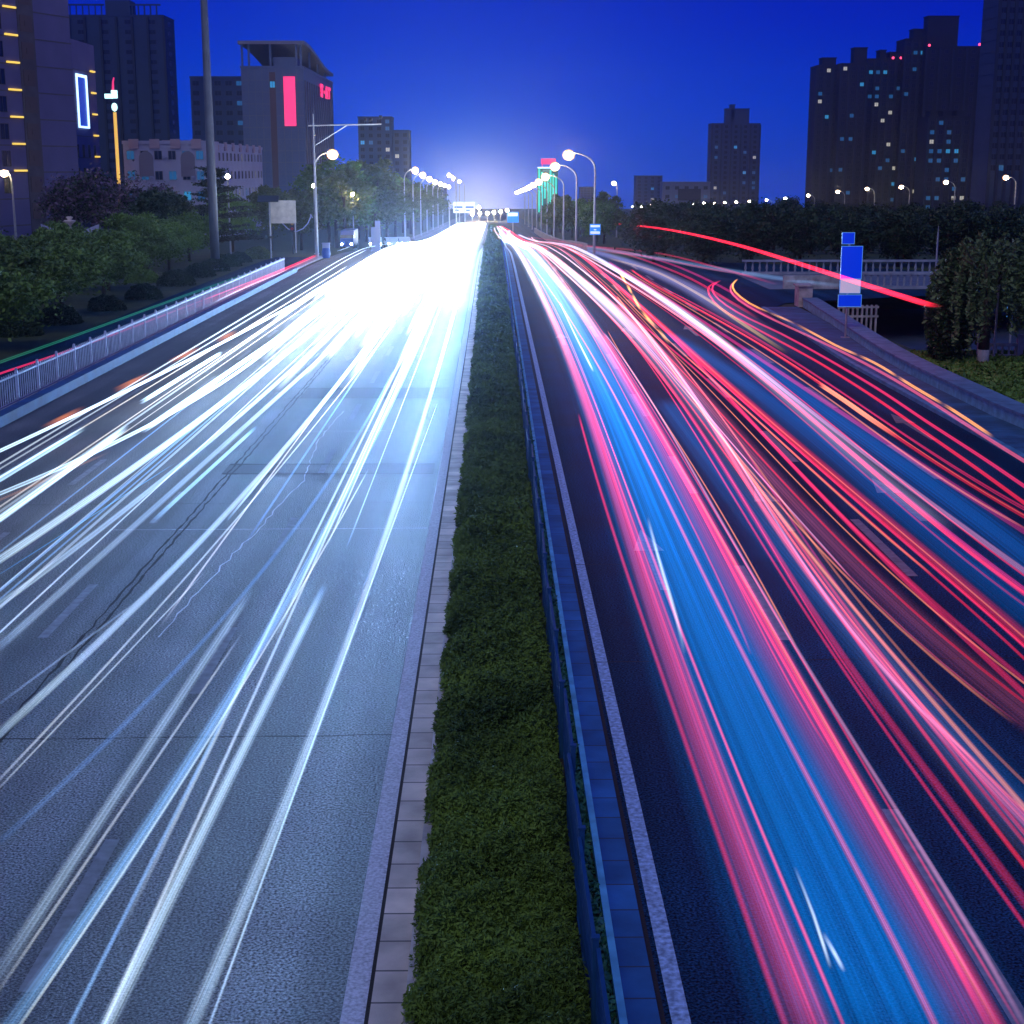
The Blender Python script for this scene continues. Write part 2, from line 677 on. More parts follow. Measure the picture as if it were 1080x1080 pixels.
# line along the median on the right, worn
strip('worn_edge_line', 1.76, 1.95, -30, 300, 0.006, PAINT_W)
strip('left_lane_edge_line', -13.75, -13.6, 20, 140, 0.006, PAINT_D)
# side street deck over the sunken road
b = MB()
b.box(19.5, 75, 106.0, 121.5, -0.5, 0.02)
struct('side_street_deck', b.build('side_street_deck', mat('deck_asphalt', (0.12, 0.14, 0.18), 0.7, var=0.3, scale=0.8)))
b = MB()
b.add([(22, 71.5, -3.0), (80, 71.5, -3.0), (80, 123.5, -3.0), (22, 123.5, -3.0)], [(0, 1, 2, 3)])
struct('sunken_road', b.build('sunken_road', mat('sunken_asphalt', (0.03, 0.045, 0.09), 0.7, var=0.3, scale=0.5)))

# painted dashes, arrows, repair patches, cracks
b = MB()
for X, per, off in ((-4.85, 9.0, 2.0), (-8.2, 9.0, 5.0), (-11.4, 9.0, 0.5)):
    y = 12 + off
    while y < 260:
        if g(y) > -4:
            b.add([(X - 0.09, y, g(y) + 0.006), (X + 0.09, y, g(y) + 0.006), (X + 0.09, y + 3.6, g(y + 3.6) + 0.006), (X - 0.09, y + 3.6, g(y + 3.6) + 0.006)], [(0, 1, 2, 3)])
        y += per
struct('left_lane_dashes', b.build('left_lane_dashes', PAINT_D))
b = MB()
for X, y0 in ((5.25, 13.2), (8.75, 17.5), (12.2, 15)):
    y = y0
    while y < 130:
        b.add([(X - 0.11, y, 0.006), (X + 0.11, y, 0.006), (X + 0.11, y + 5.2, 0.006), (X - 0.11, y + 5.2, 0.006)], [(0, 1, 2, 3)])
        y += 12.5
struct('right_lane_dashes', b.build('right_lane_dashes', PAINT_D))


def arrow(b, X, Y, d=1):
    h = [(-0.09, 0), (0.09, 0), (0.09, 3.2), (0.34, 3.2), (0, 5.2), (-0.34, 3.2), (-0.09, 3.2)]
    pts = [(X + x, Y + (y if d > 0 else 5.2 - y), 0.006) for x, y in h]
    b.add(pts, [tuple(range(7)) if d > 0 else tuple(reversed(range(7)))])


b = MB()
for X, Y in ((3.45, 29), (7.0, 34), (10.4, 35), (13.8, 46), (3.45, 72), (7.0, 75), (10.4, 76)):
    arrow(b, X, Y)
for X, Y in ((-3.2, 66), (-6.5, 66), (-9.8, 66)):
    arrow(b, X, Y, -1)
struct('lane_arrows', b.build('lane_arrows', PAINT_D))
b = MB()
for y0, y1, x0, x1 in ((55.0, 57.6, -7.2, -1.72), (40.9, 42.3, -7.6, -1.7)):
    b.add([(x0, y0, 0.005), (x1, y0, 0.005), (x1, y1, 0.005), (x0, y1, 0.005)], [(0, 1, 2, 3)])
struct('repair_patches', b.build('repair_patches', ASPH_P))
rng = random.Random(5)
b = MB()


def crack(b, pts, w, z=0.009, jit=0.06):
    P = []
    for (x0, y0), (x1, y1) in zip(pts, pts[1:]):
        n = max(2, int(math.hypot(x1 - x0, y1 - y0) / 0.45))
        for i in range(n):
            t = i / n
            P.append((x0 + (x1 - x0) * t + rng.uniform(-jit, jit), y0 + (y1 - y0) * t + rng.uniform(-jit, jit)))
    P.append(pts[-1])
    for (x0, y0), (x1, y1) in zip(P, P[1:]):
        d = Vector((x1 - x0, y1 - y0)).normalized()
        q = Vector((-d.y, d.x)) * w * rng.uniform(0.3, 0.7)
        b.add([(x0 - q.x, y0 - q.y, z), (x1 - q.x, y1 - q.y, z), (x1 + q.x, y1 + q.y, z), (x0 + q.x, y0 + q.y, z)], [(0, 1, 2, 3)])


crack(b, [(-16, 21.2), (-9, 21.0), (-1.55, 21.15)], 0.035, jit=0.02)
crack(b, [(-15, 37.0), (-1.6, 37.2)], 0.02, jit=0.02)
for yy in (55.0, 57.6, 40.9, 42.3):
    crack(b, [(-7.6, yy), (-1.7, yy)], 0.12, z=0.010, jit=0.02)
for yy in (24.5, 31, 49, 63, 75, 90):
    crack(b, [(1.75, yy), (15, yy + 0.3)], 0.025, jit=0.015)
for xx in (-7.5, -7.35):
    crack(b, [(xx, 14), (xx + 0.1, 60), (xx, 110)], 0.05, jit=0.03)
struct('dark_cracks', b.build('dark_cracks', GAP))
b = MB()
crack(b, [(-5.3, 52), (-5.5, 46), (-5.2, 40), (-5.6, 34), (-5.9, 30), (-6.1, 26)], 0.03, jit=0.05)
crack(b, [(-6.2, 47.8), (-3.5, 47.9)], 0.04, jit=0.02)
crack(b, [(-9, 34.3), (-1.6, 34.4)], 0.025, jit=0.01)
struct('sealed_cracks', b.build('sealed_cracks', PAINT))

# blue concrete base of the roadside railing
o = strip('railing_plinth', -16.62, -16.2, 20, 125, 0.36, BLUEC, th=0.4)
tag(o, 'low blue painted concrete plinth running along the left road edge', 'kerb wall')
del o['kind']
strip('railing_ledge', -17.4, -16.62, 20, 150, 0.10, CONC, th=0.14)

# ------------------------------------------------------------------ light trails
TR = {'n': 0}


def catmull(P, step):
    out = []
    n = len(P)
    for i in range(n - 1):
        p0, p1, p2, p3 = P[max(i - 1, 0)], P[i], P[i + 1], P[min(i + 2, n - 1)]
        k = max(2, int((p2 - p1).length / step(p1.y)))
        for j in range(k):
            t = j / k
            a = p1 * 2 + (p2 - p0) * t + (p0 * 2 - p1 * 5 + p2 * 4 - p3) * t * t + (p1 * 3 - p0 - p2 * 3 + p3) * t ** 3
            out.append(a * 0.5)
    out.append(P[-1])
    return out


def near_dim(y, x):                 # streaks spread thinner where the lamps pass close below the camera
    return 1.0 if x < 0 else 0.52 + 0.48 * sm(y, 14, 48)


def trail(label, pts, h, w, col, s_near, s_far, group, fibre=0.6, fade=(2, 2), cat='light trail', name='light_trail', world=False, beats=None, far_col=None, core=3.0, parent=None, yref=(18, 90), freq=None, smooth=0):
    """one lamp's streak: a flattened tube along the lamp's path, h above the road. beats = (period, duty) makes it blink"""
    if not world and (pts[-1][0] >= 1080 or pts[-1][1] >= 1080):      # run on out of the picture
        (ax, ay), (bx, by) = pts[-2], pts[-1]
        q = 110 / math.hypot(bx - ax, by - ay)
        pts = list(pts) + [(bx + (bx - ax) * q, by + (by - ay) * q)]
    P = [Vector((x, y, g(y) + h)) for x, y in pts] if world else [road(x, y, h) for x, y in pts]
    if P[0].y > P[-1].y:
        P.reverse()
        fade = (fade[1], fade[0])
    Q = catmull(P, lambda y: 1.2 if y < 60 else (3 if y < 200 else 8))
    if smooth:                      # vehicles hold their line: even out the tracing
        yy = np.array([p.y for p in Q])
        xx = np.array([p.x for p in Q])
        u = np.log(yy) if smooth > 1 else yy
        deg = smooth
        wt = 1 / yy ** 1.6
        fit = np.polyval(np.polyfit(u, xx, deg, w=wt), u)
        for p, x in zip(Q, fit):
            p.x = float(x)
            p.z = g(p.y) + h
    n = len(Q)
    NA = 9
    ts = [-1, -0.72, -0.45, -0.2, 0, 0.2, 0.45, 0.72, 1]
    prof = [math.exp(-core * t * t) - math.exp(-core) for t in ts]
    th = min(0.05, 0.2 * w)
    ring = [(t, th * math.sqrt(max(0, 1 - t * t)), p) for t, p in zip(ts, prof)] + [(t, -th * math.sqrt(max(0, 1 - t * t)), p) for t, p in list(zip(ts, prof))[-2:0:-1]]
    K = len(ring)
    V = np.zeros((n * K, 3), np.float32)
    G = np.zeros(n * K, np.float32)
    A = np.zeros((n * K, 3), np.float32)
    T = np.ones((n * K, 4), np.float32)
    TR['n'] += 1
    seed = TR['n'] * 17.31
    fr = (freq or (2.0 + 12.0 * w)) * 1.5
    dist = 0
    tot = sum((Q[i + 1] - Q[i]).length for i in range(n - 1))
    for i, p in enumerate(Q):
        if i:
            dist += (Q[i] - Q[i - 1]).length
        d = (Q[min(i + 1, n - 1)] - Q[max(i - 1, 0)])
        d.z = 0
        d.normalize()
        r = Vector((d.y, -d.x, 0))
        k = sm(p.y, *yref)
        s = s_near * (s_far / s_near) ** k * near_dim(p.y, p.x)
        s *= min(1, (dist + 0.01) / max(fade[0], 0.01)) * min(1, (tot - dist + 0.01) / max(fade[1], 0.01))
        if beats:
            ph = (dist / beats[0]) % 1
            s *= 1.0 if ph < beats[1] else 0.0
        if far_col:
            c = [a + (b_ - a) * sm(p.y, 40, 120) for a, b_ in zip(col, far_col)]
        else:
            c = col
        for j, (t, z, g_) in enumerate(ring):
            q = i * K + j
            V[q] = (p.x + r.x * t * w / 2, p.y + r.y * t * w / 2, p.z + z)
            G[q] = g_ * s
            A[q] = (t * fr + seed, dist * 0.012 + seed, 0)
            T[q, :3] = c
    F = []
    for i in range(n - 1):
        for j in range(K):
            F.append((i * K + j, i * K + (j + 1) % K, (i + 1) * K + (j + 1) % K, (i + 1) * K + j))
    me = rawmesh(name, V, np.array(F, np.int32), TRAIL)
    at_ = me.attributes.new('glow', 'FLOAT', 'POINT')
    at_.data.foreach_set('value', G)
    at_ = me.attributes.new('fibre', 'FLOAT', 'POINT')
    at_.data.foreach_set('value', np.full(n * K, fibre, np.float32))
    at_ = me.attributes.new('across', 'FLOAT_VECTOR', 'POINT')
    at_.data.foreach_set('vector', A.ravel())
    at_ = me.attributes.new('tint', 'FLOAT_COLOR', 'POINT')
    at_.data.foreach_set('color', T.ravel())
    me.polygons.foreach_set('use_smooth', [True] * len(me.polygons))
    o = bpy.data.objects.new(name, me)
    C.objects.link(o)
    if parent:
        o.parent = parent
    else:
        tag(o, label, cat, group)
    return o


PINK = (1.0, 0.035, 0.15)
RED = (1.0, 0.022, 0.06)
MAG = (0.80, 0.035, 0.26)
ROSE = (1.0, 0.13, 0.24)
PALE = (0.85, 0.36, 0.70)
ORNG = (1.0, 0.30, 0.16)
YEL = (1.0, 0.62, 0.10)
WHT = (0.72, 0.86, 1.0)
WBL = (0.30, 0.58, 1.0)
WARM = (1.0, 0.93, 0.85)
BLUE = (0.0, 0.26, 1.0)
WPINK = (1.0, 0.72, 0.86)
GT = 'red and pink tail light trails on the right carriageway'
GH = 'white headlight trails on the left carriageway'
A_ = 'light_trail'

bandL = [(524, 240), (527, 248), (542, 266), (562, 294), (584, 333), (603, 380), (623, 436), (641, 497), (663, 563), (699, 663), (741, 780), (786, 897), (836, 1036), (856, 1085)]
bandR = [(528, 242), (545, 257), (570, 272), (598, 305), (631, 352), (659, 402), (692, 461), (716, 499), (758, 580), (813, 691), (880, 808), (958, 941), (1024, 1069), (1034, 1090)]
mid = [(525.5, 241), (536, 253), (556, 269), (580, 299), (607, 342), (631, 391), (657, 448), (679, 498), (711, 572), (756, 677), (811, 794), (872, 919), (930, 1052), (946, 1088)]
trail('broad pink tail light band left of the wide blue band, by the median', bandL, 0.95, 0.46, PINK, 0.50, 1.3, GT, far_col=WPINK, smooth=5)
trail('thin bright pink line on the outer left edge of the broad pink band', [(x - 9 - (y - 240) * 0.02, y) for x, y in bandL[6:]], 0.95, 0.09, PINK, 0.5, 0.7, GT, fibre=0.2, smooth=5)
trail('broad magenta tail light band right of the wide blue band', bandR, 0.95, 0.66, MAG, 0.26, 1.1, GT, far_col=WPINK, smooth=5)
trail('narrow rose line inside the broad magenta band', [(x - 15 - (y - 240) * 0.035, y) for x, y in bandR[2:]], 0.95, 0.10, ROSE, 0.6, 0.9, GT, smooth=5)
trail('red streak starting inside the broad magenta band, right half', [(x + 4 + (y - 300) * 0.02, y) for x, y in bandR[4:]], 0.95, 0.22, RED, 0.42, 0.7, GT, fade=(2, 1), smooth=5)
trail('wide translucent blue band left by a large vehicle between pink bands', mid, 0.7, 2.75, BLUE, 0.50, 0.85, None, smooth=5, fibre=0.6, far_col=(0.35, 0.75, 1.0), core=2.3, freq=16, cat='light band')
trail('thin white glint line in the left half of the blue band', [(590, 318), (606, 352), (626, 392)], 1.2, 0.10, WHT, 1.2, 1.2, 'white glints inside the blue band', fibre=0.3)
trail('short white glint line beside the pink band where the lane arrow lies', [(683, 545), (694, 587), (713, 650), (722, 690)], 1.2, 0.09, WHT, 0.9, 0.9, 'white glints inside the blue band', fibre=0.3, fade=(3, 3))
trail('longer of two short white glints low in the blue band', [(838, 914), (858, 965), (876, 1021)], 1.2, 0.05, WHT, 1.3, 1.3, 'white glints inside the blue band', fibre=0.2, fade=(1.5, 0.5))
trail('rightmost short white glint low in the blue band', [(868, 984), (880, 1005), (890, 1024)], 1.2, 0.06, WHT, 1.8, 1.8, 'white glints inside the blue band', fibre=0.2, fade=(0.6, 0.3))
# second lane
trail('thin pink line along the left edge of the second lane', [(540, 251), (578, 271), (603, 294), (637, 327), (664, 358), (698, 397), (731, 444), (787, 524), (808, 569), (869, 663), (936, 763), (1002, 841), (1085, 958)], 0.85, 0.16, PINK, 0.4, 1.4, GT, far_col=WPINK, smooth=5)
trail('bright orange rose line crossing the second lane, leftmost of its pair', [(538, 248), (576, 261), (612, 276), (637, 299), (676, 349), (709, 391), (762, 461), (798, 512), (836, 585), (891, 663), (969, 747), (1036, 813), (1085, 868)], 0.85, 0.17, ROSE, 0.8, 1.5, GT, far_col=WPINK, smooth=5)
trail('thin amber line beside the bright orange rose line in the second lane', [(650, 312), (698, 374), (731, 422), (770, 472), (802, 515), (891, 632), (980, 733), (1085, 858)], 0.85, 0.10, ORNG, 0.9, 1.4, GT, smooth=5)
trail('broad pale pink veil over the second lane', [(532, 243), (562, 259), (603, 286), (637, 313), (676, 352), (720, 397), (764, 447), (814, 505), (841, 530), (913, 610), (980, 670), (1058, 733), (1085, 755)], 0.85, 0.8, (1.0, 0.22, 0.5), 0.10, 0.8, GT, far_col=(0.9, 0.85, 1.0), fibre=0.8, freq=9, smooth=5)
trail('second pale veil of white pink light beside the amber line', [(534, 244), (566, 262), (610, 288), (640, 322), (676, 362), (720, 412), (764, 465), (830, 560), (900, 660), (990, 770), (1085, 880)], 0.85, 0.9, (0.5, 0.42, 0.95), 0.09, 0.8, GT, far_col=(0.85, 0.9, 1.0), fibre=0.8, freq=9, smooth=5)
trail('blue glow strip added over the asphalt of the second lane', [(700, 420), (760, 500), (840, 600), (920, 690), (1020, 795), (1085, 860)], 0.6, 1.2, (0.0, 0.14, 0.6), 0.26, 0.3, GT, freq=9, smooth=5)  # glowing sheet added so the asphalt below looks lit blue
trail('long red line between the second and third lanes', [(545, 250), (600, 266), (640, 280), (656, 291), (668, 315), (690, 343), (731, 380), (770, 419), (814, 462), (847, 502), (913, 574), (980, 636), (1085, 735)], 0.85, 0.15, PINK, 0.7, 1.3, GT, smooth=5)
trail('blinking amber streak beside the long red line near the junction', [(654, 288), (664, 305), (676, 327), (692, 345), (706, 362)], 0.9, 0.22, (1.0, 0.48, 0.14), 1.8, 1.8, None, fibre=0.3, beats=(9, 0.7), fade=(2, 6))
trail('wide speckled red band in the third lane', [(560, 252), (620, 275), (650, 300), (692, 338), (731, 374), (770, 408), (814, 444), (858, 483), (936, 552), (1013, 613), (1085, 678)], 0.85, 0.42, RED, 0.38, 0.9, GT, fibre=1.0, freq=14, smooth=5)
trail('thin red line under the wide speckled red band', [(650, 320), (731, 388), (780, 432), (858, 515), (936, 590), (1013, 660), (1085, 722)], 0.85, 0.12, PINK, 0.45, 0.9, GT, smooth=5)
trail('long pink line in the third lane that forks lower down, left branch', [(556, 250), (600, 262), (639, 286), (676, 308), (714, 333), (759, 363), (816, 407), (863, 452), (913, 490), (980, 547), (1030, 588), (1085, 628)], 0.85, 0.17, PINK, 0.7, 1.3, GT, far_col=WPINK, smooth=5)
trail('lilac line of the third lane, right branch', [(600, 262), (660, 292), (720, 330), (780, 374), (836, 418), (891, 463), (947, 504), (1030, 566), (1085, 606)], 0.85, 0.18, PALE, 0.5, 1.1, GT, far_col=WPINK, smooth=5)
trail('pale white veil over the third lane near the junction', [(545, 247), (590, 257), (630, 272), (680, 304), (730, 338), (770, 366), (830, 420), (900, 480), (1000, 560)], 0.85, 0.8, (0.75, 0.7, 1.0), 0.1, 1.2, GT, fade=(12, 2), freq=9, smooth=5)
trail('faint blue glow sheet added over the dark asphalt of the third lane', [(700, 350), (780, 400), (880, 480), (980, 565), (1085, 650)], 0.6, 1.5, (0.0, 0.12, 0.55), 0.24, 0.3, GT, freq=9, smooth=5)  # another added sheet, paints blue light over the road
# fourth lane
trail('long red line in the fourth lane passing under its orange segment', [(664, 284), (698, 305), (742, 330), (780, 350), (824, 378), (863, 403), (913, 437), (958, 470), (1002, 498), (1058, 531), (1085, 547)], 0.85, 0.16, RED, 0.55, 0.9, GT, smooth=5)
trail('bright orange segment ending abruptly in the fourth lane', [(864, 405), (890, 422), (920, 443), (947, 461)], 0.9, 0.24, ORNG, 1.6, 1.6, None, fibre=0.3, fade=(1.0, 4))
trail('magenta line close below the long red line of the fourth lane', [(640, 276), (676, 296), (725, 331), (780, 362), (836, 403), (891, 437), (947, 474), (1010, 515), (1085, 563)], 0.85, 0.22, MAG, 0.4, 0.8, GT, smooth=5)
trail('faint blue glow sheet added over the asphalt of the fourth lane', [(780, 366), (880, 440), (980, 510), (1085, 590)], 0.6, 1.6, (0.0, 0.13, 0.6), 0.3, 0.35, GT, freq=9, smooth=5)  # added blue glow for the outer asphalt
# outermost, curling in from the side street
trail('left strand of the double red line that hooks out of the side street', [(756, 297), (748, 302), (748, 311), (760, 325), (780, 337), (817, 357), (863, 382), (919, 417), (974, 455), (1030, 494), (1085, 534)], 0.9, 0.15, RED, 0.85, 1.1, GT, fibre=0.3)
trail('right strand of the double red line that hooks out of the side street', [(760, 296), (752, 301), (753, 310), (766, 322), (790, 336), (824, 352), (868, 376), (924, 409), (978, 445), (1035, 482), (1085, 516)], 0.9, 0.15, PINK, 0.85, 1.1, GT, fibre=0.3)
outer = [(775, 298), (770, 303), (772, 311), (787, 323), (808, 333), (836, 345), (877, 367), (919, 386), (960, 411), (1002, 436), (1044, 464), (1085, 489)]
trail('outermost pink line curving close to the right kerb', outer, 0.9, 0.17, ROSE, 0.7, 0.9, GT, fibre=0.3, smooth=5)
trail('blinking yellow streak dashes beside the outermost pink line by the kerb', [(x + 3, y - 3.5) for x, y in outer[:-1]], 1.0, 0.16, (1.0, 0.38, 0.08), 1.1, 1.6, None, fibre=0.1, beats=(6.3, 0.82), fade=(1, 1))
# streams at the junction
for i, (pts, col, lab) in enumerate((
        ([(560, 250), (610, 258), (660, 268), (720, 290), (770, 318), (800, 336)], PINK, 'thin pink streak bending from the far road into the fourth lane'),
        ([(575, 252), (640, 262), (700, 276), (760, 302), (790, 322), (822, 340)], MAG, 'thin magenta streak bending toward the hooked red lines'),
        ([(600, 259), (650, 262), (700, 268), (760, 283), (820, 300)], PINK, 'faint pink streak turning into the side street'),
        ([(640, 272), (690, 286), (740, 312), (775, 336), (830, 372)], YEL, 'faint yellow streak between pink ones at the junction'),
        ([(620, 264), (680, 270), (740, 282), (800, 292)], RED, 'thin red streak turning off towards the bridge'))):
    trail(lab, pts, 0.85, 0.26, col, 0.35 if i != 3 else 0.22, 0.6, GT, fade=(5, 8))
trail('wide pale blue glow sheet added over the side street', [(600, 258), (680, 270), (760, 284), (840, 296), (900, 303)], 0.6, 2.6, (0.25, 0.5, 1.0), 0.10, 0.22, None, fade=(10, 6), freq=8, core=2)  # added glow standing for the blue light on this road surface
trail('wide pale lilac glow sheet added over the fourth lane near the junction', [(590, 256), (650, 272), (720, 300), (780, 336), (850, 380)], 0.6, 2.2, (0.40, 0.42, 1.0), 0.05, 0.28, None, fade=(12, 30), freq=8, core=2)  # second added glow sheet, brightens the junction
for i, (dx, col) in enumerate(((0, WPINK), (4, PINK), (9, (1, 0.8, 0.75)), (14, RED))):
    trail('bright tail light streak bunched with others on the far right carriageway', [(523.5 + dx * 0.35, 238.5), (527 + dx * 0.7, 243), (536 + dx, 252), (556 + dx * 1.5, 263)], 0.9, 0.5, col, 1.5, 2.6, 'bunched far tail light streaks', fade=(6, 4))
trail('red curving swoosh of high tail lights in front of the blue road sign', [(650, 236), (690, 240), (730, 247), (780, 259), (830, 274), (880, 290), (930, 306), (985, 323)], 3.3, 0.78, RED, 2.4, 2.2, None, fibre=0.6, fade=(0.6, 1.5), core=2.0, freq=10)

# many more thin lines, following the traced ones at small offsets
rng = random.Random(77)
paths = [
    [(540, 251), (578, 271), (603, 294), (637, 327), (664, 358), (698, 397), (731, 444), (787, 524), (808, 569), (869, 663), (936, 763), (1002, 841), (1085, 958)],
    [(538, 248), (576, 261), (612, 276), (637, 299), (676, 349), (709, 391), (762, 461), (798, 512), (836, 585), (891, 663), (969, 747), (1036, 813), (1085, 868)],
    [(532, 243), (562, 259), (603, 286), (637, 313), (676, 352), (720, 397), (764, 447), (814, 505), (841, 530), (913, 610), (980, 670), (1058, 733), (1085, 755)],
    [(560, 252), (620, 275), (650, 300), (692, 338), (731, 374), (770, 408), (814, 444), (858, 483), (936, 552), (1013, 613), (1085, 678)],
    [(556, 250), (600, 262), (639, 286), (676, 308), (714, 333), (759, 363), (816, 407), (863, 452), (913, 490), (980, 547), (1030, 588), (1085, 628)],
    [(664, 284), (698, 305), (742, 330), (780, 350), (824, 378), (863, 403), (913, 437), (958, 470), (1002, 498), (1058, 531), (1085, 547)],
    bandR, bandR, bandL]
for i in range(44):
    P = paths[i % len(paths)]
    off = rng.uniform(-0.55, 0.55) if i % len(paths) < 6 else rng.uniform(-0.32, 0.42)
    Q = [road(x, y, 0.85) for x, y in P]
    Q = [(p.x + off * (1 - 0.6 * sm(p.y, 60, 160)), p.y) for p in Q]
    (ax, ay), (bx, by) = Q[-2], Q[-1]
    if by > 6:
        Q.append((bx + (bx - ax) * 0.8, max(4.0, by + (by - ay) * 0.8)))
    j0 = 0 if rng.random() < 0.45 else rng.randint(1, 4)
    j1 = len(Q) if rng.random() < 0.72 else len(Q) - rng.randint(2, 5)
    col = rng.choice((PINK, RED, RED, MAG, ROSE, PINK, ORNG, PALE))
    trail('hair thin tail light line among the dozens fanning across the right lanes', Q[j0:j1], 0.85 + rng.uniform(-0.05, 0.15), rng.uniform(0.035, 0.085), col, rng.uniform(0.35, 0.8), rng.uniform(0.6, 1.0),
          'hair thin red lines on the right carriageway', world=True, fibre=0.3, smooth=min(4, j1 - j0 - 1), fade=(1.5, 1.5))

# ---- left carriageway
LT = [
    ([(150, 1180), (205, 1085), (345, 722), (405, 580), (450, 430), (478, 330), (495, 262)], 0.34, WHT, 0.75, 'wide white streak nearest the concrete edge strip'),
    ([(190, 1150), (222, 1085), (352, 722), (410, 575), (455, 425)], 0.08, WHT, 1.1, 'hair thin white line on the wide streak nearest the edge strip'),
    ([(60, 1180), (112, 1085), (230, 850), (300, 700), (339, 616)], 0.34, WHT, 1.0, 'bold white streak with a rounded upper end in the first lane'),
    ([(-40, 1150), (14, 1080), (116, 922), (208, 788), (324, 603), (390, 470), (440, 360), (485, 270)], 0.40, WBL, 0.9, 'bold double streak of bluish white along the lane dashes'),
    ([(-35, 1165), (8, 1100), (100, 955), (190, 830), (300, 655), (385, 495)], 0.09, WARM, 0.9, 'thin warm white line below the bold double streak'),
    ([(-30, 1068), (0, 1024), (130, 830), (265, 619)], 0.36, WHT, 0.55, 'pale grey white streak ending at the lane dashes'),
    ([(-30, 1085), (0, 1043), (140, 840), (255, 665)], 0.10, WARM, 0.7, 'thin warm white line under the pale grey white streak'),
    ([(-40, 922), (0, 885), (90, 806), (190, 706), (350, 500), (420, 390)], 0.22, WBL, 0.35, 'faint light blue streak crossing the second lane'),
    ([(-40, 860), (0, 820), (100, 722), (210, 590), (330, 450), (420, 340)], 0.10, WARM, 0.9, 'thin warm white pair of lines in the second lane, upper one'),
    ([(-40, 868), (0, 830), (100, 732), (210, 603)], 0.07, WARM, 0.8, 'thin warm white pair of lines in the second lane, lower one'),
    ([(-40, 806), (0, 770), (90, 690), (165, 625), (300, 470), (400, 345), (470, 265)], 0.34, WHT, 1.0, 'bold white streak in the middle of the second lane'),
    ([(-30, 765), (0, 742), (80, 680), (160, 625)], 0.10, WHT, 0.6, 'thin line merging into the bold white streak of the second lane'),
    ([(-40, 705), (0, 677), (110, 590), (240, 470), (360, 350)], 0.36, WHT, 0.55, 'soft white streak along the third lane, lower one'),
    ([(-40, 662), (0, 636), (100, 565), (230, 460), (350, 345), (450, 265)], 0.34, WHT, 0.8, 'soft white streak along the third lane, upper one'),
    ([(158, 552), (200, 515), (270, 450)], 0.26, (0.55, 0.85, 1.0), 1.1, 'cyan white streak starting suddenly in the third lane'),
    ([(238, 550), (270, 513), (300, 475)], 0.14, WHT, 1.4, 'short white streak beginning beside the sealed crack'),
    ([(-40, 612), (0, 590), (130, 503), (230, 430), (330, 345), (440, 265)], 0.5, WHT, 1.5, 'bold white streak between the third and fourth lanes'),
    ([(-30, 622), (0, 605), (100, 545), (180, 488)], 0.05, (0.1, 0.6, 1.0), 1.0, 'hair thin sky blue line under a bold white streak'),
    ([(-40, 572), (0, 547), (70, 500), (129, 450)], 0.44, WHT, 2.2, 'thick white streak with a rounded upper end in the fourth lane'),
    ([(-40, 538), (0, 519), (80, 485), (150, 455), (220, 412), (330, 330)], 0.32, WHT, 1.9, 'long white streak crossing the fourth lane'),
    ([(-40, 527), (0, 507), (45, 479), (87, 451)], 0.42, (0.6, 0.82, 1.0), 1.7, 'short thick bluish white streak by the left edge with a rounded end'),
    ([(150, 425), (180, 404), (235, 372)], 0.40, WHT, 2.2, 'short thick white streak with a rounded lower end near the railing'),
    ([(-40, 492), (0, 475), (110, 425), (230, 362), (345, 300), (420, 262), (470, 246)], 0.30, WHT, 2.2, 'long white streak furthest left, closest to the railing'),
    ([(150, 455), (230, 398), (320, 340), (400, 290), (460, 254)], 0.5, WHT, 2.4, 'thick white streak joining the mass of light from the fourth lane'),
    ([(-40, 545), (0, 527), (60, 500), (120, 476)], 0.16, (1.0, 0.35, 0.10), 0.6, 'thin rusty orange streak low in the fourth lane'),
]
for pts, w, col, s, lab in LT:
    trail(lab, pts, 0.65, w * 0.58, [c * k for c, k in zip(col, (0.8, 0.93, 1))], s * 0.42, s * 6.5, GH, yref=(22, 75), fibre=0.65, smooth=1 if len(pts) < 6 else 2, core=3.5)
for i, (a, bb) in enumerate((((45, 452), (88, 430)), ((120, 412), (158, 394)), ((178, 382), (210, 367)), ((228, 360), (250, 349)))):
    trail(('nearest', 'second', 'third', 'farthest')[i] + ' short orange blinker dash above the white streak furthest left', [a, ((a[0] + bb[0]) / 2, (a[1] + bb[1]) / 2), bb], 0.8, 0.4, (1.0, 0.30, 0.08), 0.55, 0.8, 'orange blinker dashes by the left lane', fibre=0.3, fade=(2, 2))
rng = random.Random(14)
for i in range(20):
    X = -2.3 - 11.0 * rng.random()
    y0, y1 = rng.choice(((8, 60), (8, 90), (14, 120), (24, 150), (30, 150)))
    X2 = -1.9 - (abs(X) - 1.9) * rng.uniform(0.9, 1.02)
    trail('hair thin white line among many between the bold left streaks', [(X, y0), ((X * 2 + X2) / 3, y0 + (y1 - y0) / 3), (X2, y1), (X2, y1 + 60)], 0.6 + rng.uniform(0, 0.2), rng.uniform(0.04, 0.10),
          rng.choice((WHT, WBL, WARM, WHT)), rng.uniform(0.25, 0.6), 4.0, 'hair thin white lines on the left carriageway', world=True, fade=(3, 6), yref=(22, 80), smooth=2)
rng = random.Random(11)
for i in range(30):  # invented streaks that whiten the far road like glare
    X = -2.2 - 9.2 * ((i + rng.random()) / 30)
    y0 = rng.uniform(42, 100) if X < -4.8 else rng.uniform(58, 110)
    X2 = -1.9 - (abs(X) - 1.9) * 0.92
    trail('white streak added to fill the glare of the far left carriageway', [(X, y0), (X, y0 + 25), ((X + X2) / 2, 170), (X2, 260), (X2, 460)], 0.65, rng.uniform(0.22, 0.45), WHT if rng.random() < 0.7 else (0.85, 0.92, 1), 1.8, 8.0, 'far added white streaks', world=True, fade=(14, 4), yref=(40, 100))
BEAM = 52.0
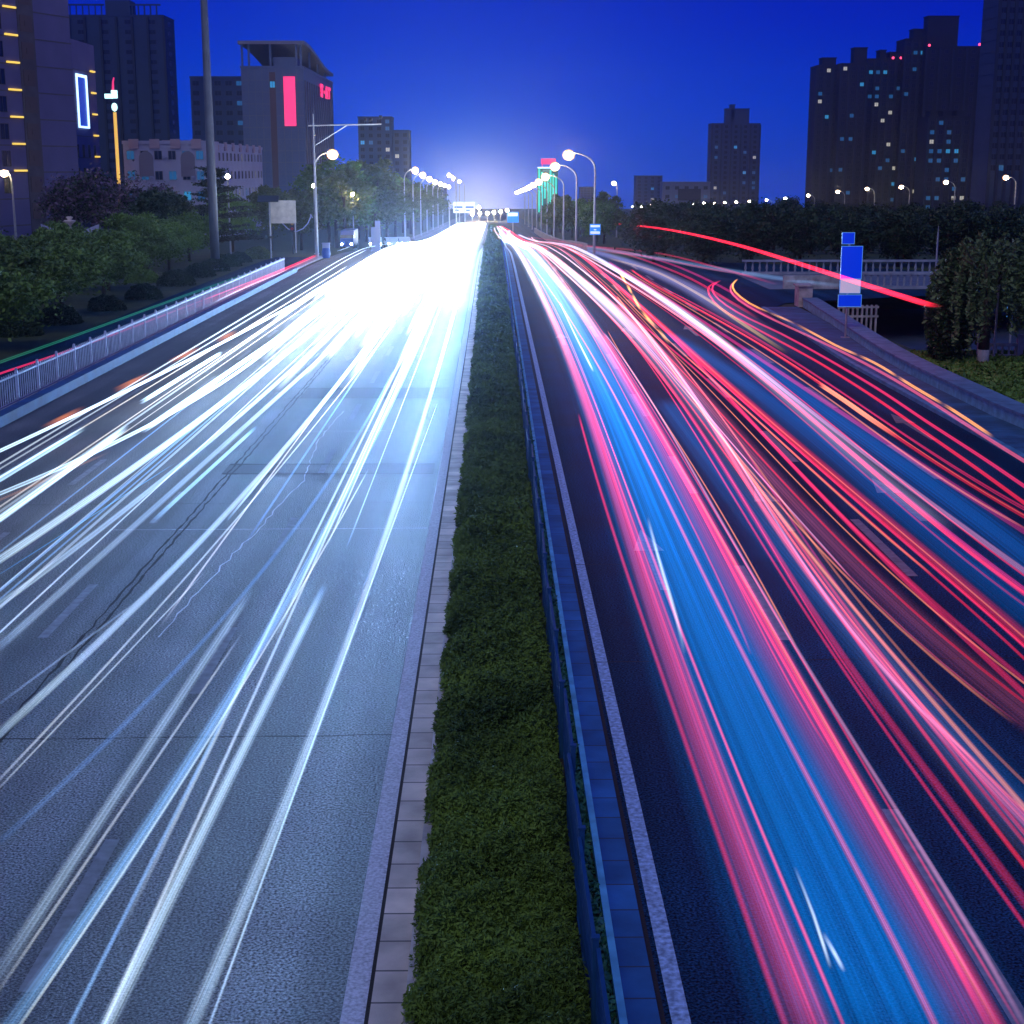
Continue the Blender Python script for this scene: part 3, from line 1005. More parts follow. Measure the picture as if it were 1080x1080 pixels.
# the beams of those headlamps: spread along each lane they light the road surface
for i, X in enumerate((-2.5, -3.9, -5.9, -7.3, -9.2, -10.6, -12.4)):
    y = 15 + 0.7 * i
    while y < 190:
        step = 1.9 + 0.03 * y
        ld = bpy.data.lights.new('headlamp_beam', 'SPOT')
        ld.energy = BEAM * step * (1.8, 1.2, 0.8, 0.75, 0.7, 0.55, 0.2)[i] * (0.20 + 0.80 * sm(y, 18, 60)) * (1 + 2.0 * sm(y, 55, 120))
        ld.color = (0.27, 0.52, 1.0)
        ld.spot_size = R(110)
        ld.spot_blend = 1.0
        ld.shadow_soft_size = 0.0
        lo = bpy.data.objects.new('headlamp_beam', ld)
        C.objects.link(lo)
        lo.location = (X, y, g(y) + 0.75)
        lo.rotation_euler = (R(66), 0, R(180))
        y += step
# service road behind the railing
trail('pink red tail light trail seen through the white railing', [(-30, 405), (0, 394), (100, 360), (200, 322), (280, 291), (332, 270)], 0.8, 0.14, PINK, 1.2, 1.2, 'trails on the service road', fibre=0.3)
trail('broad dim red trail behind the far end of the railing', [(120, 358), (200, 326), (280, 293), (334, 269)], 0.5, 0.7, RED, 0.10, 0.7, 'trails on the service road', fibre=0.7, fade=(25, 1), yref=(60, 110))
trail('thin white line below the red trail at the far railing', [(215, 324), (290, 290), (372, 259)], 0.35, 0.14, WHT, 0.8, 1.5, 'trails on the service road', fade=(8, 3))
trail('faint green trail above the pink one behind the railing', [(-30, 393), (0, 382), (90, 350), (200, 310), (300, 275)], 1.0, 0.22, (0.05, 0.55, 0.35), 0.22, 0.4, 'trails on the service road')


# ------------------------------------------------------------------ railings
def left_railing():
    t = thing('railing', 'long white picket railing on the blue plinth between left road and service road', 'railing', (0, 0, 0))
    Lp = 2.5
    p = MB()
    p.box(0.05, Lp - 0.05, -0.025, 0.025, 1.05, 1.11)
    p.box(0.05, Lp - 0.05, -0.02, 0.02, 0.14, 0.19)
    for k in range(10):
        x = 0.16 + k * (Lp - 0.32) / 9
        p.box(x - 0.016, x + 0.016, -0.014, 0.014, 0.19, 1.05)
        p.box(x - 0.016, x + 0.016, -0.014, 0.014, 1.11, 1.2)
    q = MB()
    q.box(-0.045, 0.045, -0.045, 0.045, 0, 1.24)
    q.box(-0.09, 0.09, -0.09, 0.09, 0, 0.03)
    q.ball((0, 0, 1.27), 0.055, 8)
    P0 = p.build('picket_panel', WHITEM, t)
    Q0 = q.build('post', WHITEM, t)
    y = 38.0
    first = True
    while y < 123:
        for o in ((P0, Q0) if first else (P0.copy(), Q0.copy())):
            if not first:
                C.objects.link(o)
            o.parent = t
            o.location = (-16.95, y, 0.10)
            o.rotation_euler = (0, 0, math.pi / 2)
        first = False
        y += Lp


left_railing()


def median_fence():
    t = thing('median_fence', 'dark blue metal panel fence along the right side of the green median', 'fence', (0, 0, 0))
    Lp = 2.4
    p = MB()
    p.box(0.04, Lp - 0.04, -0.02, 0.02, 1.02, 1.06)
    p.box(0.04, Lp - 0.04, -0.02, 0.02, 0.08, 0.12)
    p.box(0.04, 0.08, -0.02, 0.02, 0.12, 1.02)
    p.box(Lp - 0.08, Lp - 0.04, -0.02, 0.02, 0.12, 1.02)
    for k in range(34):
        x = 0.12 + k * (Lp - 0.24) / 33
        p.box(x - 0.012, x + 0.012, -0.006, 0.006, 0.12, 1.02)
    for z in (0.35, 0.6, 0.85):
        p.box(0.08, Lp - 0.08, -0.008, 0.008, z, z + 0.02)
    q = MB()
    q.box(-0.03, 0.03, -0.03, 0.03, 0, 1.14)
    q.box(-0.04, 0.04, -0.04, 0.04, 1.14, 1.16)
    P0 = p.build('fence_panel', FENCEB, t)
    Q0 = q.build('post', FENCEB, t)
    r = random.Random(3)
    y = 8.0
    first = True
    while y < 210:
        dx = r.uniform(-0.025, 0.025)
        for o in ((P0, Q0) if first else (P0.copy(), Q0.copy())):
            if not first:
                C.objects.link(o)
            o.parent = t
            o.location = (0.97 + dx, y, 0.10 + g(y))
            o.rotation_euler = (0, math.atan((g(y) - g(y + Lp)) / Lp), math.pi / 2 + r.uniform(-0.012, 0.012)) if False else (0, 0, math.pi / 2 + r.uniform(-0.012, 0.012))
        first = False
        y += Lp


median_fence()


# ------------------------------------------------------------------ plants
def leaves(centres, size, rs, up=0.6, aspect=1.7):
    """one small leaf-shaped quad at each centre"""
    n = len(centres)
    nrm = rs.normal(size=(n, 3))
    nrm[:, 2] = np.abs(nrm[:, 2]) + up
    nrm /= np.linalg.norm(nrm, axis=1)[:, None]
    a = np.cross(nrm, rs.normal(size=(n, 3)))
    a /= np.linalg.norm(a, axis=1)[:, None] + 1e-9
    c = np.cross(nrm, a)
    s = size * rs.uniform(0.6, 1.4, n)[:, None]
    V = np.stack([centres - a * s * aspect / 2, centres - c * s / 2, centres + a * s * aspect / 2, centres + c * s / 2], 1).reshape(-1, 3)
    F = np.arange(4 * n, dtype=np.int32).reshape(n, 4)
    return V, F


def crown_points(seed, rx, ry, rz, zc, nclump, per, flat=0.45, shell=0.55, crad=0.24):
    rs = np.random.RandomState(seed)
    d = rs.normal(size=(nclump, 3))
    d /= np.linalg.norm(d, axis=1)[:, None]
    r = shell + (1 - shell) * rs.uniform(size=nclump) ** 0.7
    r *= rs.uniform(0.8, 1.12, nclump)
    cen = d * r[:, None] * np.array([rx, ry, rz])
    cen[:, 2] += zc
    out = []
    for c in cen:
        k = int(per * rs.uniform(0.5, 1.5))
        R0 = crad * (rx + ry) / 2 * rs.uniform(0.7, 1.4)
        p = rs.normal(size=(k, 3)) * np.array([R0, R0, R0 * flat]) * 0.62
        p[:, 2] -= 0.25 * (p[:, 0] ** 2 + p[:, 1] ** 2) / R0
        out.append(c + p)
    return np.concatenate(out), cen, rs


def trunk(h, r, cen, seed, mats=BARK, n=7):
    rs = random.Random(seed)
    b = MB()
    b.tube([(0, 0, -0.15), (0.02, 0.03, h * 0.35), (0.05 * rs.uniform(-1, 1), 0.05, h * 0.62), (0, 0, h)], [r * 1.25, r, r * 0.85, r * 0.55], 8)
    step = max(1, len(cen) // n)
    for c in cen[::step][:n]:
        z0 = h * rs.uniform(0.55, 0.95)
        m = Vector((c[0] * 0.45, c[1] * 0.45, z0 + (c[2] - z0) * 0.6))
        b.tube([(0, 0, z0), m, Vector(c)], [r * 0.45, r * 0.28, r * 0.1], 5)
    return b


def tree_proto(name, seed, rx, ry, rz, zc, nclump, per, leaf, lm, tr=0.12, flat=0.45, th=None, shell=0.5, crad=0.24, mix=None):
    t = bpy.data.objects.new(name, None)
    C.objects.link(t)
    P, cen, rs = crown_points(seed, rx, ry, rz, zc, nclump, per, flat, shell, crad)
    V, F = leaves(P, leaf, rs)
    if mix:
        idx = (rs.uniform(size=len(F)) < mix[1]).astype(np.int32)
        me = rawmesh('crown', V, F, [lm, mix[0]], idx)
    else:
        me = rawmesh('crown', V, F, lm)
    o = bpy.data.objects.new('crown', me)
    C.objects.link(o)
    o.parent = t
    trunk(th or zc, tr, cen, seed).build('trunk', BARK, t, smooth=True)
    return t


def plant(protos, used, k, x, y, z, s, rot, label, cat, group, name=None):
    p = protos[k % len(protos)]
    if id(p) not in used:
        used.add(id(p))
        o = p
    else:
        o = dup(p)
    o.location = (x, y, z)
    o.scale = (s, s, s) if not hasattr(s, '__len__') else s
    o.rotation_euler = (0, 0, rot)
    tag(o, label, cat, group)
    if name:
        o.name = name
    return o


USED = set()
rng = random.Random(21)
# ornamental trees left, beyond the service road
locust = [tree_proto('locust_tree', 31 + i, 2.5, 2.5, 1.25, 2.75, 62, 150, 0.13, LEAF, 0.11, 0.38, crad=0.26) for i in range(3)]
near = [(-23.6, 71, 1.0, 'nearest low spreading green tree at the left picture edge'),
        (-24.6, 79, 1.05, 'second low spreading tree behind the railing, its trunk visible'),
        (-25.2, 88, 1.0, 'low spreading tree over the clipped shrubs, third along the railing'),
        (-25.0, 97, 0.98, 'low spreading tree beside the open patch of lawn'),
        (-27.0, 106, 1.05, 'low spreading tree behind the lawn and round shrubs'),
        (-26.5, 116, 1.0, 'low spreading tree standing in front of the tall mast'),
        (-27.2, 127, 1.0, 'low spreading tree left of the pale sign board')]
for i, (x, y, s, lab) in enumerate(near):
    plant(locust, USED, i, x, y, g(y), s, rng.uniform(0, 6.3), lab, 'tree', 'low trees left of the service road')
back = [(-28.5, 76), (-30, 86), (-31, 95), (-32.5, 104), (-32, 114), (-35, 122), (-31.5, 134), (-28.5, 142), (-38, 112), (-37, 131)]
for i, (x, y) in enumerate(back):
    plant(locust, USED, i + 1, x, y, g(y), rng.uniform(0.95, 1.2), rng.uniform(0, 6.3), 'low green tree in the second rank left of the service road', 'tree', 'second rank of low trees on the left')
# mauve flowering trees by the big building
blo = [tree_proto('flowering_tree', 51 + i, 3.6, 3.2, 2.9, 5.4, 60, 130, 0.20, LEAF_D, 0.16, 0.7, mix=(BLOSSOM, 0.62)) for i in range(2)]
for i, (x, y, s, lab) in enumerate(((-46.5, 168, 1.0, 'mauve flowering tree right beside the lit lamp on the far left'),
                                    (-41.5, 163, 1.08, 'largest mauve flowering tree before the stone building'),
                                    (-37.5, 170, 0.9, 'rightmost mauve flowering tree, before the white apartment block'))):
    plant(blo, USED, i, x, y, g(y), s, rng.uniform(0, 6.3), lab, 'tree', 'mauve flowering trees')
# dense dark trees: prototypes
dk = [tree_proto('broadleaf_tree', 71 + i, 3.4, 3.4, 3.0, 3.9, 80, 110, 0.22, LEAF_D, 0.18, 0.6) for i in range(3)]
yg = [tree_proto('broadleaf_tree', 91 + i, 3.0, 2.8, 2.7, 4.8, 60, 120, 0.22, LEAF_Y, 0.16, 0.5) for i in range(2)]
gr = [tree_proto('broadleaf_tree', 96 + i, 3.0, 2.8, 2.6, 4.7, 60, 120, 0.22, LEAF, 0.16, 0.5) for i in range(2)]
for i, (x, y, s, P, lab) in enumerate(((-33, 152, 0.95, dk, 'dark round tree between flowering trees and cedar'),
                                       (-29.5, 172, 0.9, gr, 'green tree right of the cedar before the apartment block'),
                                       (-26, 178, 1.0, yg, 'yellow green lamp lit tree right behind the tall street lamp'),
                                       (-23.5, 186, 0.95, yg, 'second yellow green lamp lit tree behind the tall street lamp'),
                                       (-47, 132, 0.9, dk, 'dark tree at the far left edge below the lit lamp'),
                                       (-50, 140, 1.1, dk, 'taller dark tree at the far left edge before the stone building'))):
    plant(P, USED, i, x, y, g(y), s, rng.uniform(0, 6.3), lab, 'tree', 'trees on the left side')
for i in range(16):
    y = 200 + i * 15
    x = -19.5 - (i % 3) * 2.8 + 0.010 * (y - 200)
    plant(gr if i % 3 else yg, USED, i, x, y, g(y), rng.uniform(1.3, 1.75), rng.uniform(0, 6.3), 'roadside tree in the hazy row along the far left carriageway', 'tree', 'hazy roadside trees far left')
# right side
for i in range(9):
    y = 225 + i * 17
    x = 12.6 + (i % 3) * 2.6 + (2.5 if i < 2 else 0)
    plant(yg if i % 2 else gr, USED, i, x, y, g(y), rng.uniform(0.9, 1.2), rng.uniform(0, 6.3), 'lamp lit tree in the clump behind the right street lamps', 'tree', 'clump of trees behind the right street lamps')
for i in range(34):
    y = 136 + (i % 4) * 22 + rng.uniform(-4, 4)
    f = (i + 0.5) / 34
    x = (0.095 + 0.275 * f) * y + 1
    s = rng.uniform(0.62, 0.80) * (1.0 if y < 180 else 1.12)
    plant(dk, USED, i, x, y, g(y), s, rng.uniform(0, 6.3), 'dark tree in the belt beyond the bridge on the right', 'tree', 'dark tree belt beyond the bridge')
for i in range(10):
    y = 330 + (i % 3) * 40
    x = (0.11 + 0.028 * i) * y
    plant(dk, USED, i, x, y, g(y), rng.uniform(0.9, 1.15), rng.uniform(0, 6.3), 'tall dark tree standing before the right hand towers', 'tree', 'tall dark trees before the towers')

# cedar
t = thing('cedar_tree', 'dark layered cedar beside the tall mast, lit yellow green from behind', 'tree', (-26.6, 146, g(146)))
rs = np.random.RandomState(8)
pts, tips = [], []
for k in range(9):
    z = 1.6 + k * 0.78 + rs.uniform(-0.2, 0.2)
    rad = 5.0 * (1 - k / 10.0) + 0.4
    for j in range(7):
        a = rs.uniform(0, 6.28)
        ln = rad * rs.uniform(0.45, 1.15)
        zj = rs.uniform(-0.3, 0.3)
        tips.append((math.cos(a) * ln, math.sin(a) * ln, z + zj + 0.25))
        u = rs.uniform(0.15, 1, (230, 1))
        p = np.array([[math.cos(a) * ln, math.sin(a) * ln, 0.35]]) * u
        p += rs.normal(size=(230, 3)) * np.array([0.34, 0.34, 0.07])
        p[:, 2] += z + zj
        pts.append(p)
V, F = leaves(np.concatenate(pts), 0.14, rs, up=1.2)
o = bpy.data.objects.new('crown', rawmesh('crown', V, F, LEAF_C))
C.objects.link(o)
o.parent = t
b = MB()
b.tube([(0, 0, -0.2), (0, 0, 4), (0.05, 0, 8.6)], [0.22, 0.15, 0.03], 8)
for q in tips[::3]:
    b.tube([(0, 0, q[2] - 0.3), q], [0.06, 0.02], 5)
b.build('trunk', BARK, t, smooth=True)


# willow and cypress on the right verge
def willow(x, y, z, s, label, seed):
    t = thing('willow_tree', label, 'tree', (x, y, z), 0)
    rs = np.random.RandomState(seed)
    P = []
    br = []
    for k in range(105):
        a = rs.uniform(0, 6.28)
        rr = 2.3 * math.sqrt(rs.uniform(0.03, 1))
        top = 5.7 - 0.32 * rr * rr * 0.8 + rs.uniform(-0.5, 0.3)
        ln = rs.uniform(1.2, 3.7) if rr > 1.0 else rs.uniform(0.6, 1.6)
        n = int(34 * ln)
        u = rs.uniform(0, 1, n)
        p = np.stack([math.cos(a) * rr * (1 + 0.12 * u) + 0.055 * rs.normal(size=n), math.sin(a) * rr * (1 + 0.12 * u) + 0.07 * rs.normal(size=n), top - ln * u], 1)
        P.append(p)
        if k % 12 == 0:
            br.append((math.cos(a) * rr, math.sin(a) * rr, top))
    V, F = leaves(np.concatenate(P), 0.10, rs, up=0.0, aspect=2.4)
    V[:, 2] -= 0
    o = bpy.data.objects.new('crown', rawmesh('crown', V, F, LEAF_W))
    C.objects.link(o)
    o.parent = t
    b = MB()
    b.tube([(0, 0, 0.75), (0.05, 0, 2.2), (0, 0.05, 3.6)], [0.24, 0.2, 0.14], 10)
    for q in br:
        b.tube([(0, 0, 3.0), (q[0] * 0.5, q[1] * 0.5, 4.4), q], [0.1, 0.06, 0.02], 5)
    tk = b.build('trunk', BARK, t, smooth=True)
    b = MB()
    b.tube([(0, 0, -0.15), (0, 0, 0.4), (0, 0, 0.752)], [0.29, 0.26, 0.245], 10)
    b.build('limewash_band', LIME, tk, smooth=True)
    t.scale = (s, s, s)
    return t


willow(21.1, 64.0, gz(21.1, 64) - 0.02, 0.98, 'drooping willow with a whitewashed trunk base on the right verge', 5)
willow(24.2, 66.5, gz(24.2, 66.5), 1.0, 'drooping willow at the right picture edge above the blue sign', 6)
t = thing('cypress_tree', 'dark conical evergreen beside the whitewashed willow trunk', 'tree', (19.75, 64.6, gz(19.75, 64.6)))
rs = np.random.RandomState(4)
n = 9000
u = rs.uniform(0, 1, n) ** 0.8
a = rs.uniform(0, 6.28, n)
rad = (0.2 + 0.72 * np.sin(np.pi * np.clip(u * 0.8 + 0.18, 0, 1)) ** 0.8) * (0.55 + 0.45 * rs.uniform(0, 1, n) ** 0.4) * (1 + 0.2 * np.sin(a * 5 + u * 21))
P = np.stack([rad * np.cos(a), rad * np.sin(a), 0.25 + 4.7 * u], 1)
V, F = leaves(P, 0.11, rs, up=0.2)
o = bpy.data.objects.new('crown', rawmesh('crown', V, F, LEAF_D))
C.objects.link(o)
o.parent = t
b = MB()
b.tube([(0, 0, -0.2), (0, 0, 3.8)], [0.14, 0.04], 8)
b.build('trunk', BARK, t, smooth=True)


# clipped round shrubs on the left lawn
def shrub_proto(seed, lm):
    rs = np.random.RandomState(seed)
    n = 5200
    d = rs.normal(size=(n, 3))
    d[:, 2] = np.abs(d[:, 2])
    d /= np.linalg.norm(d, axis=1)[:, None]
    r = 0.86 + 0.16 * rs.uniform(size=n) + 0.05 * np.sin(d[:, 0] * 9 + d[:, 1] * 7)
    P = d * r[:, None] * np.array([1.25, 1.25, 1.05])
    V, F = leaves(P, 0.085, rs, up=0.3)
    return rawmesh('round_shrub', V, F, lm)


sh = [shrub_proto(1, LEAF_D), shrub_proto(2, LEAF)]
shl = shrub_proto(3, LEAF_Y)
spots = [(18, 352, 0), (62, 340, 0), (112, 326, 0), (152, 314, 0), (186, 300, 0), (210, 291, 0), (226, 285, 0), (240, 280, 0), (252, 276, 0), (150, 297, 1), (272, 272, 2)]
labs = ['dark clipped round shrub nearest the left picture edge', 'dark round shrub under the second low tree', 'dark round shrub under the third low tree', 'dark round shrub just left of the lawn patch',
        'wide dark round shrub behind the lawn patch', 'round shrub right of the wide one, in the shrub row', 'mid row round shrub, third from the bright one', 'round shrub second from the bright one', 'small round shrub next to the bright one',
        'green round shrub behind the lawn under the trees', 'bright yellow green round shrub at the far end of the shrub row']
for (px, py, k), lab in zip(spots, labs):
    p = road(px, py)
    o = bpy.data.objects.new('round_shrub', shl if k == 2 else sh[k % 2 if k == 1 else 0])
    C.objects.link(o)
    o.location = (p.x, p.y, p.z - 0.06)
    s = rng.uniform(0.9, 1.15)
    o.scale = (s, s, s * 0.95)
    o.rotation_euler = (0, 0, rng.uniform(0, 6))
    tag(o, lab, 'shrub', 'clipped round shrubs')


# median juniper
def ground_cover(name, label, spans, x0, x1, hfun, leafy, mt, seed, cat, aspect=3.2, up=0.25, zmin=-1.0):
    rs = np.random.RandomState(seed)
    Vs, Fs, off = [], [], 0
    for (ya, yb, dens, size) in spans:
        n = int((yb - ya) * (x1 - x0) * dens)
        x = rs.uniform(x0, x1, n)
        y = rs.uniform(ya, yb, n)
        z = hfun(x, y)
        keep = z > zmin
        x, y, z = x[keep], y[keep], z[keep]
        n = len(x)
        z = z * (0.62 + 0.5 * rs.uniform(0, 1, n))
        gg = np.array([g(v) for v in np.linspace(ya, yb, 60)])
        z += np.interp(y, np.linspace(ya, yb, 60), gg)
        V, F = leaves(np.stack([x, y, z], 1), size, rs, up=up, aspect=aspect)
        Vs.append(V)
        Fs.append(F + off)
        off += len(V)
    o = bpy.data.objects.new(name, rawmesh(name, np.concatenate(Vs), np.concatenate(Fs), mt))
    C.objects.link(o)
    return tag(o, label, cat, None, 'stuff')


def nz(x, y, s, k):
    return (np.sin(x * 2.1 * s + k) * np.sin(y * 1.7 * s + 1.3 * k) + 0.6 * np.sin(x * 4.7 * s + y * 3.1 * s + k) * np.cos(y * 4.3 * s - 2 * k + x * 2) + 0.35 * np.sin(x * 9.1 * s - y * 7.7 * s + k))


def hed(x, y):
    e = np.minimum((x + 0.86) / 0.30, (0.93 - x) / 0.22)
    e = np.clip(e + 0.16 * nz(x * 0, y, 1.37, 2.0) + 0.14 * nz(x * 0, y, 3.9, 0.7) + 0.16 * nz(x * 3, y, 9.3, 0.2), 0.0, 1)
    return 0.12 + (0.36 + 0.11 * nz(x, y, 0.9, 0.4) + 0.08 * nz(y, x, 2.6, 1.1) + 0.05 * nz(x, y, 7.0, 3.0)) * e ** 0.6


ground_cover('median_juniper', 'dense dark green juniper ground cover filling the median strip', [(11, 20, 9500, 0.020), (20, 32, 5200, 0.027), (32, 48, 2400, 0.042), (48, 90, 1000, 0.075), (90, 180, 320, 0.15), (180, 420, 70, 0.32)], -0.92, 0.93, hed, None, JUNIPER, 4, 'ground cover', zmin=0.20)
ground_cover('median_weeds', 'small weeds with teal light in their colour between the median fence and the kerb', [(11, 30, 1100, 0.045), (30, 70, 450, 0.07)], 1.04, 1.19, lambda x, y: 0.16 + 0.14 * np.clip(nz(x, y, 0.9, 1.0), 0, 2), None, TUFT, 9, 'weeds', aspect=2.2, up=0.2)
b = MB()   # right verge grass blades
ground_cover('verge_grass', 'rough grass and ground cover on the verge behind the right parapet', [(40, 68, 160, 0.16)], 17.4, 26, lambda x, y: 0.12 + 0.10 * np.abs(nz(x, y, 0.8, 2.0)), None, LEAF, 12, 'grass', aspect=2.0, up=0.1)

# ------------------------------------------------------------------ right side structures
par = lambda y: 16.95 + 0.35 * sm(50 - y, 0, 6) + 1.75 * sm(y, 58, 92) + 0.35 * sm(y, 84, 94)
t = thing('parapet_wall', 'low curving concrete parapet with a broad coping beside the right pavement', 'wall', (0, 0, 0))
ys = [20, 30, 36, 40, 44, 47, 50, 53, 56, 59, 62, 65, 68, 71, 74, 77, 80, 83, 86, 89, 92]


def wallstrip(nm, a, c, z0, z1, m):
    b = MB()
    for i in range(len(ys) - 1):
        p, q = ys[i], ys[i + 1]
        vs = [(par(p) + a, p, z0), (par(p) + c, p, z0), (par(q) + c, q, z0), (par(q) + a, q, z0)]
        vs += [(x, y, z1) for x, y, _ in vs]
        fs = [(4, 5, 6, 7), (0, 4, 7, 3), (1, 2, 6, 5)]
        if i == 0:
            fs.append((0, 1, 5, 4))
        if i == len(ys) - 2:
            fs.append((3, 7, 6, 2))
        b.add(vs, fs)
    return b.build(nm, m, t)


wallstrip('wall_face', 0.0, 0.62, 0.0, 0.50, mat('ribbed_pale_concrete', (0.14, 0.40, 0.46), 0.8, var=0.3, scale=3, bump=0.5, bscale=6))
wallstrip('coping', -0.06, 0.85, 0.502, 0.60, mat('coping_stone', (0.11, 0.20, 0.30), 0.8, var=0.3, scale=2))
b = MB()
b.box(18.75, 19.6, 92.1, 93.4, 0, 1.25)
b.box(18.65, 19.7, 92.0, 93.5, 1.252, 1.36)
tag(b.build('parapet_pier', CONC, None, bevel=0.02), 'squat concrete pier at the far end of the curving parapet', 'pier')


def balustrade(x0, x1, y, label, h=1.15, n=34, z=0.02):
    t = thing('balustrade', label, 'balustrade', (x0, y, z))
    Ln = x1 - x0
    b = MB()
    b.box(0, Ln, -0.14, 0.14, h - 0.16, h)
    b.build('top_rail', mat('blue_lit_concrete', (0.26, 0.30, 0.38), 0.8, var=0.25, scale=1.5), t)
    b = MB()
    b.box(0, Ln, -0.16, 0.16, 0, 0.2)
    b.build('plinth', MATS['blue_lit_concrete'], t)
    q = MB()
    q.lathe([(0.10, 0.2), (0.10, 0.26), (0.06, 0.32), (0.115, 0.5), (0.06, 0.8), (0.05, 0.88), (0.10, 0.94), (0.10, h - 0.16)], 8)
    o0 = q.build('baluster', MATS['blue_lit_concrete'], t, smooth=True)
    for k in range(n):
        o = o0 if k == 0 else o0.copy()
        if k:
            C.objects.link(o)
            o.parent = t
        o.location = ((k + 0.5) * Ln / n, 0, 0)


balustrade(24.6, 52, 106.3, 'near concrete balustrade of the bridge, right of the blue sign', n=58)
balustrade(20, 60, 121.2, 'far low balustrade on the opposite side of the bridge', n=70)
b = MB()
b.box(20.5, 24.4, 106.15, 106.5, 0.021, 0.95)
tag(b.build('bridge_end_wall', CONC, None, bevel=0.02), 'solid end wall joining the bridge balustrade to the parapet', 'wall')
# far concrete wall right of the carriageway
o = strip('roadside_wall', 9.4, 9.7, 156, 350, 1.1, CONC, th=1.3)
del o['kind']
tag(o, 'long pale concrete roadside wall below the lamp lit tree clump', 'wall')
# white concrete railing by the sunken road
t = thing('concrete_railing', 'pale concrete post railing behind the willow trunk', 'railing', (21.6, 66.0, gz(21.6, 66)))
b = MB()
for z in (0.12, 0.62):
    b.box(0, 9, -0.05, 0.05, z, z + 0.14)
for k in range(31):
    b.box(0.1 + k * 0.29, 0.18 + k * 0.29, -0.03, 0.03, 0.26, 0.62)
b.build('rails', CONC, t)
for k in range(6):
    b = MB()
    b.box(k * 1.75 - 0.11, k * 1.75 + 0.11, -0.11, 0.11, 0, 1.05)
    b.box(k * 1.75 - 0.14, k * 1.75 + 0.14, -0.14, 0.14, 1.05, 1.14)
    b.build('post', CONC, t)
t = thing('concrete_railing', 'short pale concrete railing below the blue road sign', 'railing', (19.5, 84.5, gz(19.5, 84.5)), R(4))
b = MB()
for z in (0.1, 0.62):
    b.box(0, 2.3, -0.05, 0.05, z, z + 0.12)
b.build('rails', CONC, t)
for k in range(9):
    b = MB()
    b.box(k * 0.27 - 0.045, k * 0.27 + 0.045, -0.07, 0.07, -0.8, 0.8)
    b.build('post', CONC, t)

# tall blue road sign
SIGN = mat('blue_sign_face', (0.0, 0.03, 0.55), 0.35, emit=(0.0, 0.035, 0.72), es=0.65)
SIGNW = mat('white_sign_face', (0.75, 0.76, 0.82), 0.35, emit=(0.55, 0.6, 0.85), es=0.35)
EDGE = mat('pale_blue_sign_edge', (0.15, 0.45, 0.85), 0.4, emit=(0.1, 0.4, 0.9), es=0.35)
p = road(884, 355)
t = thing('road_sign', 'tall blue road sign of three stacked panels on one post by the parapet', 'road sign', (p.x, 74, 0.12))
b = MB()
b.tube([(0, 0.1, 0), (0, 0.1, 5.0)], 0.055, 10)
b.box(-0.2, 0.2, -0.1, 0.3, 0, 0.03)
b.build('post', STEEL, t, smooth=False)


def panel(nm, x0, x1, z0, z1, face, parent, y=0.0):
    b = MB()
    b.box(x0, x1, y - 0.02, y + 0.02, z0, z1, 0)
    e = 0.028
    for q in ((x0 - e, x1 + e, z1, z1 + e), (x0 - e, x1 + e, z0 - e, z0), (x0 - e, x0, z0, z1), (x1, x1 + e, z0, z1)):
        b.box(q[0], q[1], y - 0.028, y + 0.028, q[2], q[3], 1)
    return b.build(nm, [face, EDGE], parent)


k = 74 / FPX
zz = lambda py: 8.3 - (py - 178) * k - 0.12
panel('top_panel', -0.40, 0.17, zz(254), zz(243), SIGN, t)
panel('main_panel', -0.40, 0.60, zz(290), zz(257), SIGN, t)
panel('white_panel', -0.40, 0.58, zz(305), zz(291.2), SIGNW, t)
panel('lower_panel', -0.45, 0.66, zz(319), zz(307.3), SIGN, t)

# poles on the right verge
t = thing('sign_post', 'thin grey pole in front of the blue sign at the right edge', 'pole', (21.9, 65.0, gz(21.9, 65)))
b = MB()
b.tube([(0, 0, 0), (0, 0, 3.4)], [0.06, 0.05], 8)
b.build('pole', STEEL, t)
b = MB()
b.tube([(0, 0, 2.9), (-0.3, 0, 2.9)], 0.03, 6)
b.build('bracket', STEEL, t)
t = thing('road_sign', 'blue direction sign with rows of white lettering at the right edge', 'road sign', (29.0, 84, gz(29, 84)))
b = MB()
b.tube([(0.2, 0.1, 0), (0.2, 0.1, 4.5)], 0.07, 8)
b.tube([(2.6, 0.1, 0), (2.6, 0.1, 4.5)], 0.07, 8)
b.build('posts', STEEL, t)
panel('sign_panel', -0.1, 3.0, 3.2, 4.4, mat('dim_blue_sign', (0.01, 0.06, 0.35), 0.4), t)
b = MB()
rr = random.Random(2)
for zrow in (3.4, 3.75, 4.08):
    x = 0.1
    while x < 2.7:
        w = rr.uniform(0.12, 0.2)
        b.box(x, x + w, -0.03, -0.0225, zrow, zrow + 0.03)
        b.box(x, x + w, -0.03, -0.0225, zrow + 0.09, zrow + 0.12)
        b.box(x + w * 0.4, x + w * 0.6, -0.031, -0.0235, zrow - 0.02, zrow + 0.17)
        x += w + 0.08
b.build('lettering', mat('white_lettering', (0.7, 0.75, 0.85), 0.5), t)
t = thing('pole', 'thin bare pole standing on the bridge behind the balustrade', 'pole', (35.0, 119, 0.02))
b = MB()
b.tube([(0, 0, 0), (0, 0, 3.4)], [0.09, 0.07], 8)
b.box(-0.16, 0.16, -0.16, 0.16, 0, 0.04)
b.tube([(0, 0, 3.4), (0, 0, 3.9)], [0.04, 0.03], 6)
b.build('shaft', STEEL, t)


